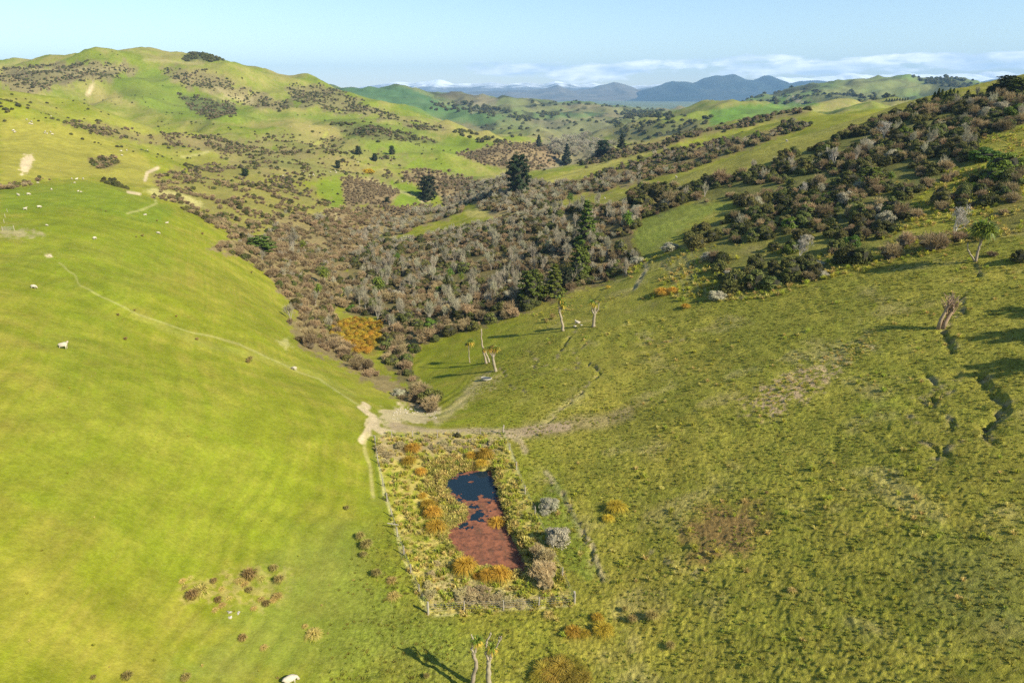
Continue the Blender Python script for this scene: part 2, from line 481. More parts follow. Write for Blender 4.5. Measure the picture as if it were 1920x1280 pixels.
# ------------------------------------------------------------------ terrain mesh
def axis(pieces):
    o = [pieces[0][0]]
    for a, b, s in pieces:
        n = max(1, int(round((b - a) / s)))
        o += list(a + (b - a) * (np.arange(1, n + 1) / n))
    return np.array(o)
QUAL = 1.0
tt = axis([(-1.85, -1.0, .012), (-1.0, -.82, .006), (-.82, .82, .0021 / QUAL), (.82, 1.0, .006), (1.0, 1.85, .012)])
ll = axis([(math.log(13), math.log(36), .02), (math.log(36), math.log(130), .0034 / QUAL), (math.log(130), math.log(420), .0052 / QUAL), (math.log(420), math.log(2600), .0075 / QUAL), (math.log(2600), math.log(10000), .04)])
TT, LLg = np.meshgrid(tt, ll)
YG = np.exp(LLg); XG = TT * YG
ZG = ground_z(XG.ravel(), YG.ravel()).reshape(XG.shape)
def gz(x, y):
    """height of the finished ground"""
    x = np.atleast_1d(np.asarray(x, float)); y = np.atleast_1d(np.asarray(y, float))
    t = np.clip(x / y, tt[0], tt[-1]); L = np.clip(np.log(y), ll[0], ll[-1])
    i = np.clip(np.searchsorted(tt, t) - 1, 0, len(tt) - 2); j = np.clip(np.searchsorted(ll, L) - 1, 0, len(ll) - 2)
    a = (t - tt[i]) / (tt[i + 1] - tt[i]); b = (L - ll[j]) / (ll[j + 1] - ll[j])
    return (ZG[j, i] * (1 - a) + ZG[j, i + 1] * a) * (1 - b) + (ZG[j + 1, i] * (1 - a) + ZG[j + 1, i + 1] * a) * b
def up(px, py):
    p = unproject(px, py, gz)
    return p

fx, fy, fz = XG.ravel(), YG.ravel(), ZG.ravel()
PX, PY = project(fx, fy, fz)

# colours of the ground (albedo), laid out from places in the photograph
C_LUSH = np.array([.182, .200, .013]); C_YEL = np.array([.280, .240, .036]); C_OLIVE = np.array([.205, .198, .026])
C_TAN = np.array([.42, .33, .13]); C_SOIL = np.array([.56, .44, .25]); C_BROWN = np.array([.150, .105, .055])
C_DARK = np.array([.050, .058, .024]); C_GREEN = np.array([.140, .195, .016]); C_RED = np.array([.22, .12, .05]); C_GREY = np.array([.22, .19, .14])
n1 = fbm(fx, fy, 38, 3, 61); n2 = fbm(fx, fy, 9, 3, 62); n3 = fbm(fx * .45, fy, 3.2, 3, 63)
n4 = fbm(fx, fy, 190, 4, 64)
zc = base_z(fx, fy); ctr = vnoise(zc / .35 + .6 * vnoise(fx / 9, fy / 9, 160), (fx + fy) / 30, 161) + .6 * vnoise(zc / .12, (fx - fy) / 14, 162)
ridge = 1 - 2.4 * np.abs(vnoise(fx / 104 + 15, fy / 104, 53))
def lerp(a, b, f): return a + (b - a) * np.clip(f, 0, 1)[:, None]
right = sstep(-10, 14, fx - .03 * (fy - 80)) * (1 - sstep(300, 480, fy))
col = lerp(np.broadcast_to(C_LUSH, (len(fx), 3)).copy(), C_YEL, .27 + .38 * n1 + .42 * n2 + .65 * n3 + .3 * ctr)
colr = lerp(np.broadcast_to(C_OLIVE, (len(fx), 3)).copy(), C_YEL * 1.05, .24 + .9 * n1 + .7 * n2 + .5 * n3 + .2 * ctr)
colr = lerp(colr, C_TAN * .95, sstep(.12, .45, fbm(fx, fy, 7, 4, 65)) * .38)
colr = lerp(colr, np.array([.12, .14, .014]), sstep(.1, .4, fbm(fx, fy, 2.2, 2, 66)) * .35)
col = col * (1 - right[:, None]) + colr * right[:, None]
far = sstep(330, 700, fy)
colf = lerp(np.broadcast_to(np.array([.155, .188, .020]), (len(fx), 3)).copy(), np.array([.29, .25, .075]), .34 + 1.3 * n4 + .8 * n1 + .6 * n2 + .28 * ridge)
colf = lerp(colf, np.array([.13, .115, .045]), sstep(.1, .9, -ridge) * .55 * sstep(-.1, .3, n4 + .6 * n1 + .1))
col = col * (1 - far[:, None]) + colf * far[:, None]
far2 = sstep(1250, 1900, fy)
n5 = fbm(fx, fy, 420, 5, 67, .6)
colg = lerp(np.broadcast_to(np.array([.10, .17, .035]), (len(fx), 3)).copy(), np.array([.19, .165, .075]), .5 + 1.6 * n5)
colg = lerp(colg, C_DARK * .8, sstep(.06, .2, fbm(fx, fy, 150, 5, 68, .62)) * .85)
col = col * (1 - far2[:, None]) + colg * far2[:, None]
rough_a = np.zeros(len(fx))           # how much scrub litter shows in the ground
def paint(poly, c, s=1.0, fe=4.0, y0=20, y1=12000, wob=0.0, scrub=0.0, speck=0.0):
    global col
    p = np.array(poly, float)
    g = fe * 2 + wob * 2 + 2
    m = (PX > p[:, 0].min() - g) & (PX < p[:, 0].max() + g) & (PY > p[:, 1].min() - g) & (PY < p[:, 1].max() + g) & (fy > y0) & (fy < y1)
    idx = np.nonzero(m)[0]
    if not len(idx): return
    lam = np.maximum(fy[idx] / 1280 * 18, .5)
    wn = 0
    if wob:
        wn = wob * (vnoise(PX[idx] / (wob * 3), PY[idx] / (wob * 1.7), 5) + .6 * vnoise(PX[idx] / (wob * 1.1), PY[idx] / (wob * .7), 6)) * 1.6
    sd = poly_sd(p, PX[idx], PY[idx]) + wn
    a = s * (1 - sstep(-fe, fe, sd))
    if speck:
        a = a * sstep(-.05, .25, vnoise(fx[idx] / speck, fy[idx] / speck, 8) + .5 * vnoise(fx[idx] / speck * 2.1, fy[idx] / speck * 2.1, 9) + .1)
    col[idx] = col[idx] * (1 - a[:, None]) + np.asarray(c) * a[:, None]
    if scrub: rough_a[idx] = np.maximum(rough_a[idx], scrub * a)
def paint_line(pts, c, w, s=1.0, fe=2.0, y0=20, y1=12000, wob=0):
    p = np.array(pts, float); g = w + fe * 2 + 3
    m = (PX > p[:, 0].min() - g) & (PX < p[:, 0].max() + g) & (PY > p[:, 1].min() - g) & (PY < p[:, 1].max() + g) & (fy > y0) & (fy < y1)
    idx = np.nonzero(m)[0]
    if not len(idx): return
    qx, qy = PX[idx], PY[idx]
    if wob:
        qx = qx + wob * vnoise(fx[idx] / 4, fy[idx] / 4, 15); qy = qy + wob * .6 * vnoise(fx[idx] / 4, fy[idx] / 4, 16)
    d, _ = line_d(pts, qx, qy)
    a = s * (1 - sstep(w / 2 - fe / 2, w / 2 + fe, d))
    col[idx] = col[idx] * (1 - a[:, None]) + np.asarray(c) * a[:, None]

# scrub zones: name -> (outline in the photograph, near, far)
Z = {
 'gully_left': ([(385,468),(430,452),(500,440),(520,400),(640,415),(690,440),(690,470),(650,500),(640,540),(622,590),(650,650),(700,690),(760,730),(800,745),(812,775),(775,765),(690,718),(640,682),(560,650),(545,610),(562,585),(520,545),(500,510),(450,482)], 90, 420),
 'gully_right': ([(650,590),(640,520),(690,450),(760,415),(860,400),(930,385),(1000,400),(1100,388),(1170,385),(1200,412),(1180,440),(1195,490),(1175,515),(1065,552),(950,596),(880,618),(800,640),(762,675),(800,740),(810,775),(750,712),(718,680),(722,640),(715,600)], 100, 330),
 'gully_upper': ([(660,440),(720,408),(790,396),(828,388),(832,372),(860,365),(900,345),(950,330),(1010,345),(1100,345),(1200,330),(1200,345),(1060,372),(1000,400),(930,405),(880,380),(860,400),(740,440),(680,460)], 230, 900),
 'slope_left': ([(290,330),(330,318),(420,310),(480,325),(560,345),(610,370),(640,400),(700,400),(700,440),(640,440),(560,440),(500,445),(450,440),(400,415),(350,385),(300,360)], 200, 700),
 'hill_right_upper': ([(1185,365),(1215,352),(1290,348),(1380,333),(1460,303),(1560,265),(1640,225),(1700,203),(1800,188),(1925,165),(1925,232),(1830,262),(1800,330),(1710,365),(1700,420),(1640,410),(1560,425),(1480,400),(1400,400),(1385,378),(1290,378),(1280,385),(1235,402),(1200,405),(1185,388)], 100, 330),
 'hill_right_lower': ([(1285,445),(1330,420),(1400,400),(1480,400),(1560,415),(1640,400),(1695,430),(1640,470),(1600,482),(1560,500),(1540,525),(1450,538),(1420,545),(1360,556),(1340,550),(1345,505),(1290,470)], 90, 330),
 'hill_right_edge': ([(1640,470),(1700,450),(1790,440),(1850,405),(1870,375),(1925,350),(1925,435),(1850,450),(1760,468),(1660,482)], 60, 330),
 'edge_dark': ([(1740,385),(1800,345),(1850,330),(1925,322),(1925,372),(1860,385),(1760,405)], 60, 330),
 'band_near': ([(1010,398),(1060,368),(1180,343),(1290,318),(1420,273),(1500,243),(1520,232),(1490,228),(1400,255),(1290,280),(1200,302),(1120,330),(1010,360)], 270, 560),
 'band_far': ([(1080,305),(1150,283),(1250,262),(1330,244),(1450,216),(1560,192),(1560,200),(1450,226),(1330,252),(1250,275),(1100,312)], 400, 800),
 'patch_a': ([(640,336),(700,333),(748,362),(728,388),(690,384),(650,392)], 250, 900),
 'patch_b': ([(612,392),(650,396),(700,385),(720,392),(800,382),(790,402),(700,425),(620,412)], 250, 900),
 'patch_c': ([(752,322),(790,318),(860,330),(900,345),(870,372),(835,380),(822,366),(790,350),(762,338)], 350, 1000),
 'hill_brown': ([(858,290),(940,270),(1010,266),(1050,290),(1040,312),(980,322),(900,306)], 500, 1300),
 'hill_a': ([(335,178),(400,185),(442,195),(440,215),(400,222),(355,205)], 600, 1300),
 'hill_b': ([(300,128),(340,128),(400,137),(440,160),(545,195),(545,206),(470,200),(420,178),(350,165)], 600, 1350),
 'hill_c': ([(0,128),(130,118),(250,122),(250,135),(200,150),(100,160),(60,180),(0,160)], 600, 1300),
 'hill_d': ([(530,158),(600,158),(680,190),(760,225),(840,245),(840,262),(700,215),(620,210),(560,195)], 900, 1400),
 'hill_e': ([(620,230),(700,235),(760,250),(830,268),(700,262),(640,250)], 500, 1200),
 'mid_band': ([(120,232),(190,230),(260,250),(400,256),(450,265),(440,282),(330,275),(260,266),(200,255)], 400, 1100),
 'mid_sparse': ([(350,262),(480,265),(560,280),(640,300),(760,330),(740,345),(640,330),(560,340),(480,328),(430,305)], 300, 1100),
 'mid_sparse2': ([(430,262),(560,240),(640,255),(700,280),(780,300),(740,312),(600,300),(500,285)], 400, 1100),
 'knob': ([(343,114),(350,106),(374,99),(400,103),(418,114)], 900, 1400),
 'crest_hedge': ([(0,349),(60,338),(128,328),(126,333),(60,344),(0,356)], 190, 330),
 'crest_hedge2': ([(188,336),(212,342),(250,356),(232,357),(200,348)], 190, 330),
 'crest_hedge3': ([(290,370),(330,366),(380,395),(440,425),(470,450),(450,446),(380,408),(330,388)], 190, 330),
 'left_patch': ([(165,298),(215,296),(225,305),(200,318),(172,312)], 250, 500),
 'left_rise': ([(10,205),(30,200),(45,212),(30,216)], 300, 600),
}
P_ = Z
# broad tints
paint([(0,200),(300,225),(420,255),(300,270),(0,240)], (.26,.27,.03), .5, 20, 300, 900)
paint([(200,150),(290,125),(340,165),(450,208),(640,216),(760,236),(860,262),(700,248),(560,222),(440,232),(330,222),(230,185)], (.14,.192,.022), .8, 6, 500, 1250, 3)
paint([(640,248),(760,262),(900,262),(930,272),(870,290),(700,285),(640,262)], (.14,.195,.022), .65, 8, 500, 1100, 3)
paint([(500,292),(560,300),(640,322),(700,328),(760,342),(818,372),(800,384),(742,388),(733,376),(750,362),(700,334),(600,330),(530,315)], C_GREEN, .9, 4, 300, 1000, 2)
paint([(620,335),(642,336),(645,392),(620,400),(590,345)], C_GREEN, .7, 6, 300, 900, 3)
paint([(640,270),(820,300),(920,330),(880,335),(760,315),(640,290)], C_GREEN * 1.1, .6, 8, 300, 1000, 3)
paint([(0,400),(200,380),(300,400),(330,500),(200,640),(0,520)], (.15,.205,.012), .4, 60, 60, 260, 20)
paint([(100,620),(420,760),(560,900),(640,1060),(300,1100),(0,900)], (.165,.212,.012), .4, 70, 40, 200, 30)
paint([(1200,400),(1290,382),(1380,380),(1300,420),(1200,490),(1190,440)], (.16,.21,.035), .6, 8, 100, 330, 4)
paint([(1000,345),(1170,286),(1270,268),(1200,296),(1060,340),(1010,356)], (.36,.31,.07), .75, 5, 350, 800, 3)
paint([(960,415),(1200,362),(1400,285),(1690,192),(1560,262),(1400,325),(1210,360),(1020,420)], (.27,.245,.05), .6, 6, 240, 330, 3)
paint([(870,395),(960,385),(1060,390),(1000,412),(880,408)], (.38,.32,.09), .8, 5, 200, 420, 3)
paint([(1710,420),(1780,330),(1830,262),(1925,235),(1925,330),(1850,400),(1790,440)], (.30,.28,.035), .5, 12, 80, 330, 10)
paint([(1020,262),(1080,258),(1160,290),(1050,325),(1000,335)], (.25,.205,.12), .8, 6, 600, 2000, 3)
paint([(335,1105),(400,1080),(470,1060),(545,1060),(548,1110),(500,1145),(420,1130),(350,1130)], (.36,.28,.09), .6, 8, 45, 120, 8, speck=.8)
paint([(0,348),(60,340),(130,331),(190,333),(260,352),(300,352),(300,330),(270,290),(180,250),(60,225),(0,215)], (.31,.265,.05), .6, 6, 232, 520, 4)
paint([(0,352),(60,348),(130,338),(190,341),(270,368),(330,395),(300,420),(150,390),(0,400)], (.13,.195,.014), .5, 8, 100, 262, 4)
# slumped dry grass, reddish herb patches
paint([(1390,770),(1440,720),(1520,680),(1570,670),(1580,700),(1510,745),(1430,780)], (.40,.28,.15), .95, 14, 60, 200, 14, speck=.9)
paint([(1480,680),(1620,620),(1640,650),(1560,700)], (.34,.29,.12), .45, 20, 60, 200, 14, speck=1.1)
paint([(1290,970),(1400,940),(1430,975),(1400,1040),(1290,1045)], C_RED, .75, 26, 45, 120, 18)
paint([(1600,760),(1680,745),(1720,765),(1620,785)], (.19,.22,.02), .6, 16, 60, 160, 8)
paint([(1700,1040),(1920,1000),(1920,1200),(1750,1180)], (.19,.19,.05), .4, 50, 35, 90, 25)
paint([(560,1000),(700,980),(760,1130),(900,1180),(900,1280),(300,1280),(420,1180)], (.16,.195,.035), .5, 60, 40, 90, 25)
# scrub litter under the bushes
for k, c, s, w in (('gully_left', C_BROWN * 1.7, .75, 6), ('gully_right', C_BROWN * 1.2, .7, 6), ('gully_upper', C_BROWN * 1.8, .65, 6), ('slope_left', np.array([.26, .21, .07]), .5, 10),
                ('hill_right_upper', C_DARK * 1.6, .5, 6), ('hill_right_lower', C_DARK * 1.6, .35, 6), ('hill_right_edge', C_BROWN, .3, 6),
                ('band_near', C_BROWN * 1.4, .6, 4), ('band_far', C_BROWN * 1.5, .6, 3), ('patch_a', C_BROWN * 1.7, .9, 3), ('patch_b', C_BROWN * 1.7, .85, 3), ('patch_c', C_BROWN * 1.9, .85, 3),
                ('hill_brown', C_BROWN * 1.8, .9, 3), ('hill_a', C_DARK * 1.7, .7, 3), ('hill_b', np.array([.25, .20, .09]), .75, 8), ('hill_c', np.array([.23, .18, .09]), .75, 8), ('hill_d', np.array([.22, .18, .08]), .7, 8),
                ('hill_e', C_DARK * 1.6, .6, 3), ('mid_band', C_BROWN * 1.5, .5, 4), ('mid_sparse', np.array([.28, .22, .09]), .5, 8), ('mid_sparse2', np.array([.28, .22, .09]), .4, 8), ('knob', C_DARK * 1.5, .9, 2), ('left_patch', C_BROWN * 1.2, .6, 3)):
    pl, a, b = P_[k]; paint(pl, c, s, 4, a, b, w, scrub=1.0)
paint([(620,600),(715,604),(722,640),(700,668),(650,662),(625,640)], (.20,.15,.03), .8, 5, 100, 220, 3)
paint([(700,400),(760,400),(700,440),(640,470),(660,430)], (.36,.25,.10), .6, 8, 250, 500, 4)
paint([(690,460),(740,440),(720,480),(690,500)], (.36,.26,.12), .5, 8, 150, 500, 4)
# bare soil, tracks, slips
paint([(700,775),(760,762),(822,770),(800,792),(770,790),(745,800),(700,805),(690,790)], C_SOIL, .75, 5, 80, 125, 9)
paint_line([(682,762),(698,780),(690,812),(680,825)], C_SOIL, 12, .95, 3, 70, 125, 9)
paint_line([(695,790),(712,805),(730,812)], C_SOIL, 13, .9, 3, 70, 125, 9)
paint_line([(690,812),(682,840),(692,870),(700,930)], (.42,.36,.13), 5, .6, 3, 60, 125, 3)
paint_line([(740,800),(800,812),(870,812),(950,812),(1000,806),(1060,798)], (.40,.30,.17), 15, .85, 5, 70, 110, 4)
paint_line([(990,806),(1060,800),(1130,788),(1180,772)], (.30,.21,.13), 20, .5, 12, 70, 110, 8)
paint_line([(950,812),(975,825),(985,845)], (.40,.30,.17), 10, .7, 5, 70, 110, 4)
paint([(840,770),(880,720),(905,700),(945,698),(940,715),(890,745),(850,778)], (.42,.33,.14), .75, 6, 90, 150, 6, speck=.5)
paint_line([(820,790),(860,755),(900,712)], (.40,.32,.14), 12, .5, 8, 90, 150, 5)
paint_line([(1010,800),(1050,765),(1090,740)], (.33,.28,.12), 8, .4, 6, 60, 150, 5)
paint_line([(110,492),(140,515),(150,535),(200,560),(260,590),(350,620),(450,645),(545,690),(600,712),(650,745),(685,765)], (.38,.35,.13), 1.8, .5, 2, 60, 220, 3)
paint_line([(250,590),(400,650),(500,672),(600,705),(660,740)], (.34,.32,.08), 9, .2, 7, 60, 220, 5)
paint_line([(240,400),(270,392),(292,382),(292,370)], (.40,.37,.13), 3, .6, 2, 60, 260, 2)
paint_line([(1025,885),(1060,935),(1082,985),(1108,1022),(1128,1080)], (.38,.31,.15), 8, .75, 4, 45, 110, 3)
paint_line([(945,820),(962,860),(978,920),(1000,985),(1030,1045)], (.46,.42,.16), 7, .85, 2.5, 45, 110, 2)
paint_line([(706,832),(712,870),(722,930),(738,975),(752,1030),(780,1100),(803,1148)], (.46,.42,.15), 6, .85, 2.5, 45, 110, 2)
paint_line([(815,1150),(900,1143),(1000,1137),(1070,1130)], (.46,.40,.18), 8, .8, 3, 45, 110, 3)
paint_line([(700,840),(705,880),(712,930)], (.12,.16,.02), 3, .6, 2, 45, 110, 2)
paint([(0,432),(20,428),(70,434),(80,440),(40,446),(0,442)], (.38,.30,.17), .6, 6, 80, 200, 5)
paint([(84,477),(96,476),(98,482),(88,483)], C_SOIL, .9, 2, 80, 200, 1)
paint([(42,292),(60,290),(64,300),(52,322),(40,328),(38,310)], C_SOIL, .95, 3, 230, 500, 3)
paint_line([(272,338),(276,324),(296,315)], C_SOIL * .9, 5, .95, 2, 250, 600)
paint([(268,358),(290,352),(340,362),(378,380),(382,388),(350,384),(300,370)], (.45,.40,.14), .85, 4, 230, 600, 2)
paint_line([(240,360),(262,364)], C_SOIL, 4, .9, 2, 180, 330)
paint([(160,178),(172,156),(177,160),(168,180)], C_SOIL, .9, 2, 700, 1300, 1)
paint_line([(30,130),(120,132),(230,130)], (.36,.31,.13), 3, .7, 2, 700, 1300, 1)
paint_line([(270,112),(330,116),(380,121)], (.36,.31,.13), 3, .5, 2, 700, 1300, 1)
paint([(400,160),(430,175),(480,190),(470,196),(420,182)], (.40,.33,.16), .6, 4, 700, 1300, 3)
paint_line([(380,168),(410,182),(440,196)], (.38,.3,.15), 3, .5, 2, 700, 1300, 1)
paint([(785,376),(808,374),(806,378),(790,380)], C_SOIL, .8, 2, 300, 900, 1)
paint_line([(690,335),(720,350),(760,362),(800,374)], (.42,.37,.15), 4, .6, 2, 300, 900, 1)
paint_line([(625,392),(632,400),(628,412)], (.42,.37,.15), 4, .6, 2, 300, 900, 1)
paint_line([(340,295),(370,290),(390,285)], (.42,.37,.15), 3, .6, 2, 300, 900, 1)
paint_line([(590,272),(605,262),(612,250)], (.36,.35,.07), 5, .7, 2, 300, 1100, 1)
paint([(520,640),(538,634),(548,650),(535,652)], (.45,.4,.15), .6, 4, 100, 200, 3)
paint([(1190,492),(1210,488),(1300,470),(1310,500),(1290,520),(1200,505)], (.28,.24,.06), .6, 12, 100, 220, 8)
paint_line([(1190,478),(1210,492),(1212,505),(1190,540)], (.42,.34,.18), 5, .7, 3, 100, 220, 2)
for q in range(5):
    paint_line([(1240 + q * 14, 485 - q * 3), (1262 + q * 11, 515 - q * 2), (1275 + q * 12, 552)], (.36,.31,.12), 3, .5, 2, 100, 220, 3)
paint([(1640,186),(1640,192)], C_SOIL, 0, 1) if False else None
# enclosure: rank pale grass, litter, muddy fringe of the pond
ENC = [(703,822),(735,812),(942,812),(975,900),(1010,990),(1050,1075),(1078,1130),(803,1152),(765,1060),(740,980),(720,900)]
paint(ENC, (.33,.31,.04), .75, 4, 45, 110, 3)
paint(ENC, (.46,.36,.10), .8, 4, 45, 110, 3, speck=1.3)
paint([(703,822),(760,820),(940,815),(940,850),(860,856),(780,846),(735,870),(710,860)], (.33,.24,.14), .7, 6, 60, 110, 5)
paint([(a, b) for a, b in POND_PX], (.10,.08,.04), .9, 5, 45, 110, 2)
paint([(800,870),(850,865),(880,880),(845,910),(860,945),(878,960),(872,980),(838,995),(815,930)], (.13,.125,.02), .8, 5, 50, 110, 4)
paint([(800,1060),(980,1110),(1060,1125),(810,1140)], (.33,.26,.14), .5, 8, 45, 110, 5)
paint([(1050,900),(1075,960),(1120,1075),(1100,1090),(1060,1060),(1020,990),(1000,930)], (.13,.18,.02), .6, 8, 45, 110, 5)
# far slopes
paint([(1440,196),(1475,178),(1510,182),(1535,196),(1500,200)], (.10,.19,.02), .9, 3, 1000, 2500, 1)
paint([(1475,183),(1490,179),(1505,188),(1508,193),(1495,192)], (.55,.44,.28), .95, 2, 1000, 2500, 1)
paint([(640,166),(710,155),(765,164),(815,188),(850,207),(760,215),(690,192)], (.07,.14,.05), .85, 3, 1500, 2700, 2)
paint([(750,200),(860,200),(960,222),(900,235),(830,225)], (.085,.17,.045), .7, 5, 1200, 2600, 2)
paint([(1000,212),(1130,212),(1100,222),(1000,222)], (.085,.17,.045), .6, 4, 1200, 2600, 2)
paint([(1330,205),(1420,195),(1500,200),(1400,230),(1330,245)], (.10,.20,.025), .8, 5, 900, 2200, 3)
paint([(1600,150),(1700,148),(1760,165),(1700,180),(1600,185),(1520,180)], (.22,.22,.07), .5, 6, 1500, 2700, 2)
paint([(1720,145),(1790,148),(1840,162),(1830,172),(1760,165)], C_DARK, .7, 4, 1500, 2700, 2)
paint([(1400,195),(1600,205),(1700,200),(1700,192),(1560,180),(1420,188)], C_DARK, .5, 4, 1500, 2500, 3)
paint([(850,168),(900,170),(930,190),(900,200),(860,196),(820,180)], (.13,.105,.055), .7, 4, 2000, 3100, 2)
paint([(900,172),(935,186),(930,200),(880,215)], (.26,.22,.12), .6, 5, 2000, 3100, 2)
paint([(1130,235),(1300,225),(1330,250),(1230,262),(1150,268)], (.10,.085,.05), .6, 6, 800, 2300, 4)
paint([(1010,228),(1150,225),(1130,262),(1050,262),(980,250)], (.20,.18,.09), .6, 8, 900, 2300, 4)
plain = sstep(3300, 4600, fy)
colp = lerp(np.broadcast_to(np.array([.17, .20, .09]), (len(fx), 3)).copy(), np.array([.10, .12, .06]), .5 + 1.5 * fbm(fx, fy * 3, 700, 3, 71))
col = col * (1 - plain[:, None]) + colp * plain[:, None]
col = np.clip(col, .005, .9)
rough_a = np.maximum(rough_a, .5 * far * (1 - sstep(3000, 4500, fy)) * sstep(-.05, .3, n1 * .8 + n4 + .25 * n2))
# raw clay on the little scarp faces
for pts, drop, wid in SCARPS:
    a = np.array(pts)
    idx = np.nonzero((fx > a[:, 0].min() - 3) & (fx < a[:, 0].max() + 3) & (fy > a[:, 1].min() - 3) & (fy < a[:, 1].max() + 3))[0]
    if len(idx):
        dd, east = line_d(pts, fx[idx] + .5 * fbm(fx[idx], fy[idx], 2.2, 2, 77), fy[idx] + .5 * fbm(fx[idx], fy[idx], 2.2, 2, 78))
        w = np.exp(-(dd / .45) ** 2) * sstep(-.1, .3, vnoise(fx[idx] / 1.3, fy[idx] / 1.3, 171)) * .75
        col[idx] = col[idx] * (1 - w[:, None]) + np.array([.34, .26, .13]) * w[:, None]

nr, nc = XG.shape
def grid_mesh(name, X, Y, Zz):
    nr, nc = X.shape
    me = bpy.data.meshes.new(name)
    co = np.stack([X.ravel(), Y.ravel(), Zz.ravel()], 1).astype(np.float32)
    ii = np.arange(nr * nc).reshape(nr, nc)
    q = np.stack([ii[:-1, :-1], ii[:-1, 1:], ii[1:, 1:], ii[1:, :-1]], -1).reshape(-1)
    nf = (nr - 1) * (nc - 1)
    me.vertices.add(len(co)); me.vertices.foreach_set("co", co.ravel())
    me.loops.add(nf * 4); me.loops.foreach_set("vertex_index", q.astype(np.int32))
    me.polygons.add(nf); me.polygons.foreach_set("loop_start", np.arange(0, nf * 4, 4, dtype=np.int32))
    me.polygons.foreach_set("use_smooth", np.ones(nf, bool))
    me.update()
    return me
def set_attr(me, name, arr, kind='FLOAT'):
    a = me.attributes.new(name, kind, 'POINT')
    if kind == 'FLOAT': a.data.foreach_set("value", np.asarray(arr, np.float32))
    elif kind == 'INT': a.data.foreach_set("value", np.asarray(arr, np.int32))
    elif kind == 'FLOAT_COLOR':
        c = np.ones((len(arr), 4), np.float32); c[:, :3] = arr
        a.data.foreach_set("color", c.ravel())
def link(me, name, mat=None, parent=None):
    o = bpy.data.objects.new(name, me); COL.objects.link(o)
    if mat is not None and len(me.materials) == 0: me.materials.append(mat)
    if parent is not None: o.parent = parent
    return o
def tag(o, label=None, cat=None, group=None, kind=None):
    if label: o['label'] = label
    if cat: o['category'] = cat
    if group: o['group'] = group
    if kind: o['kind'] = kind
    return o

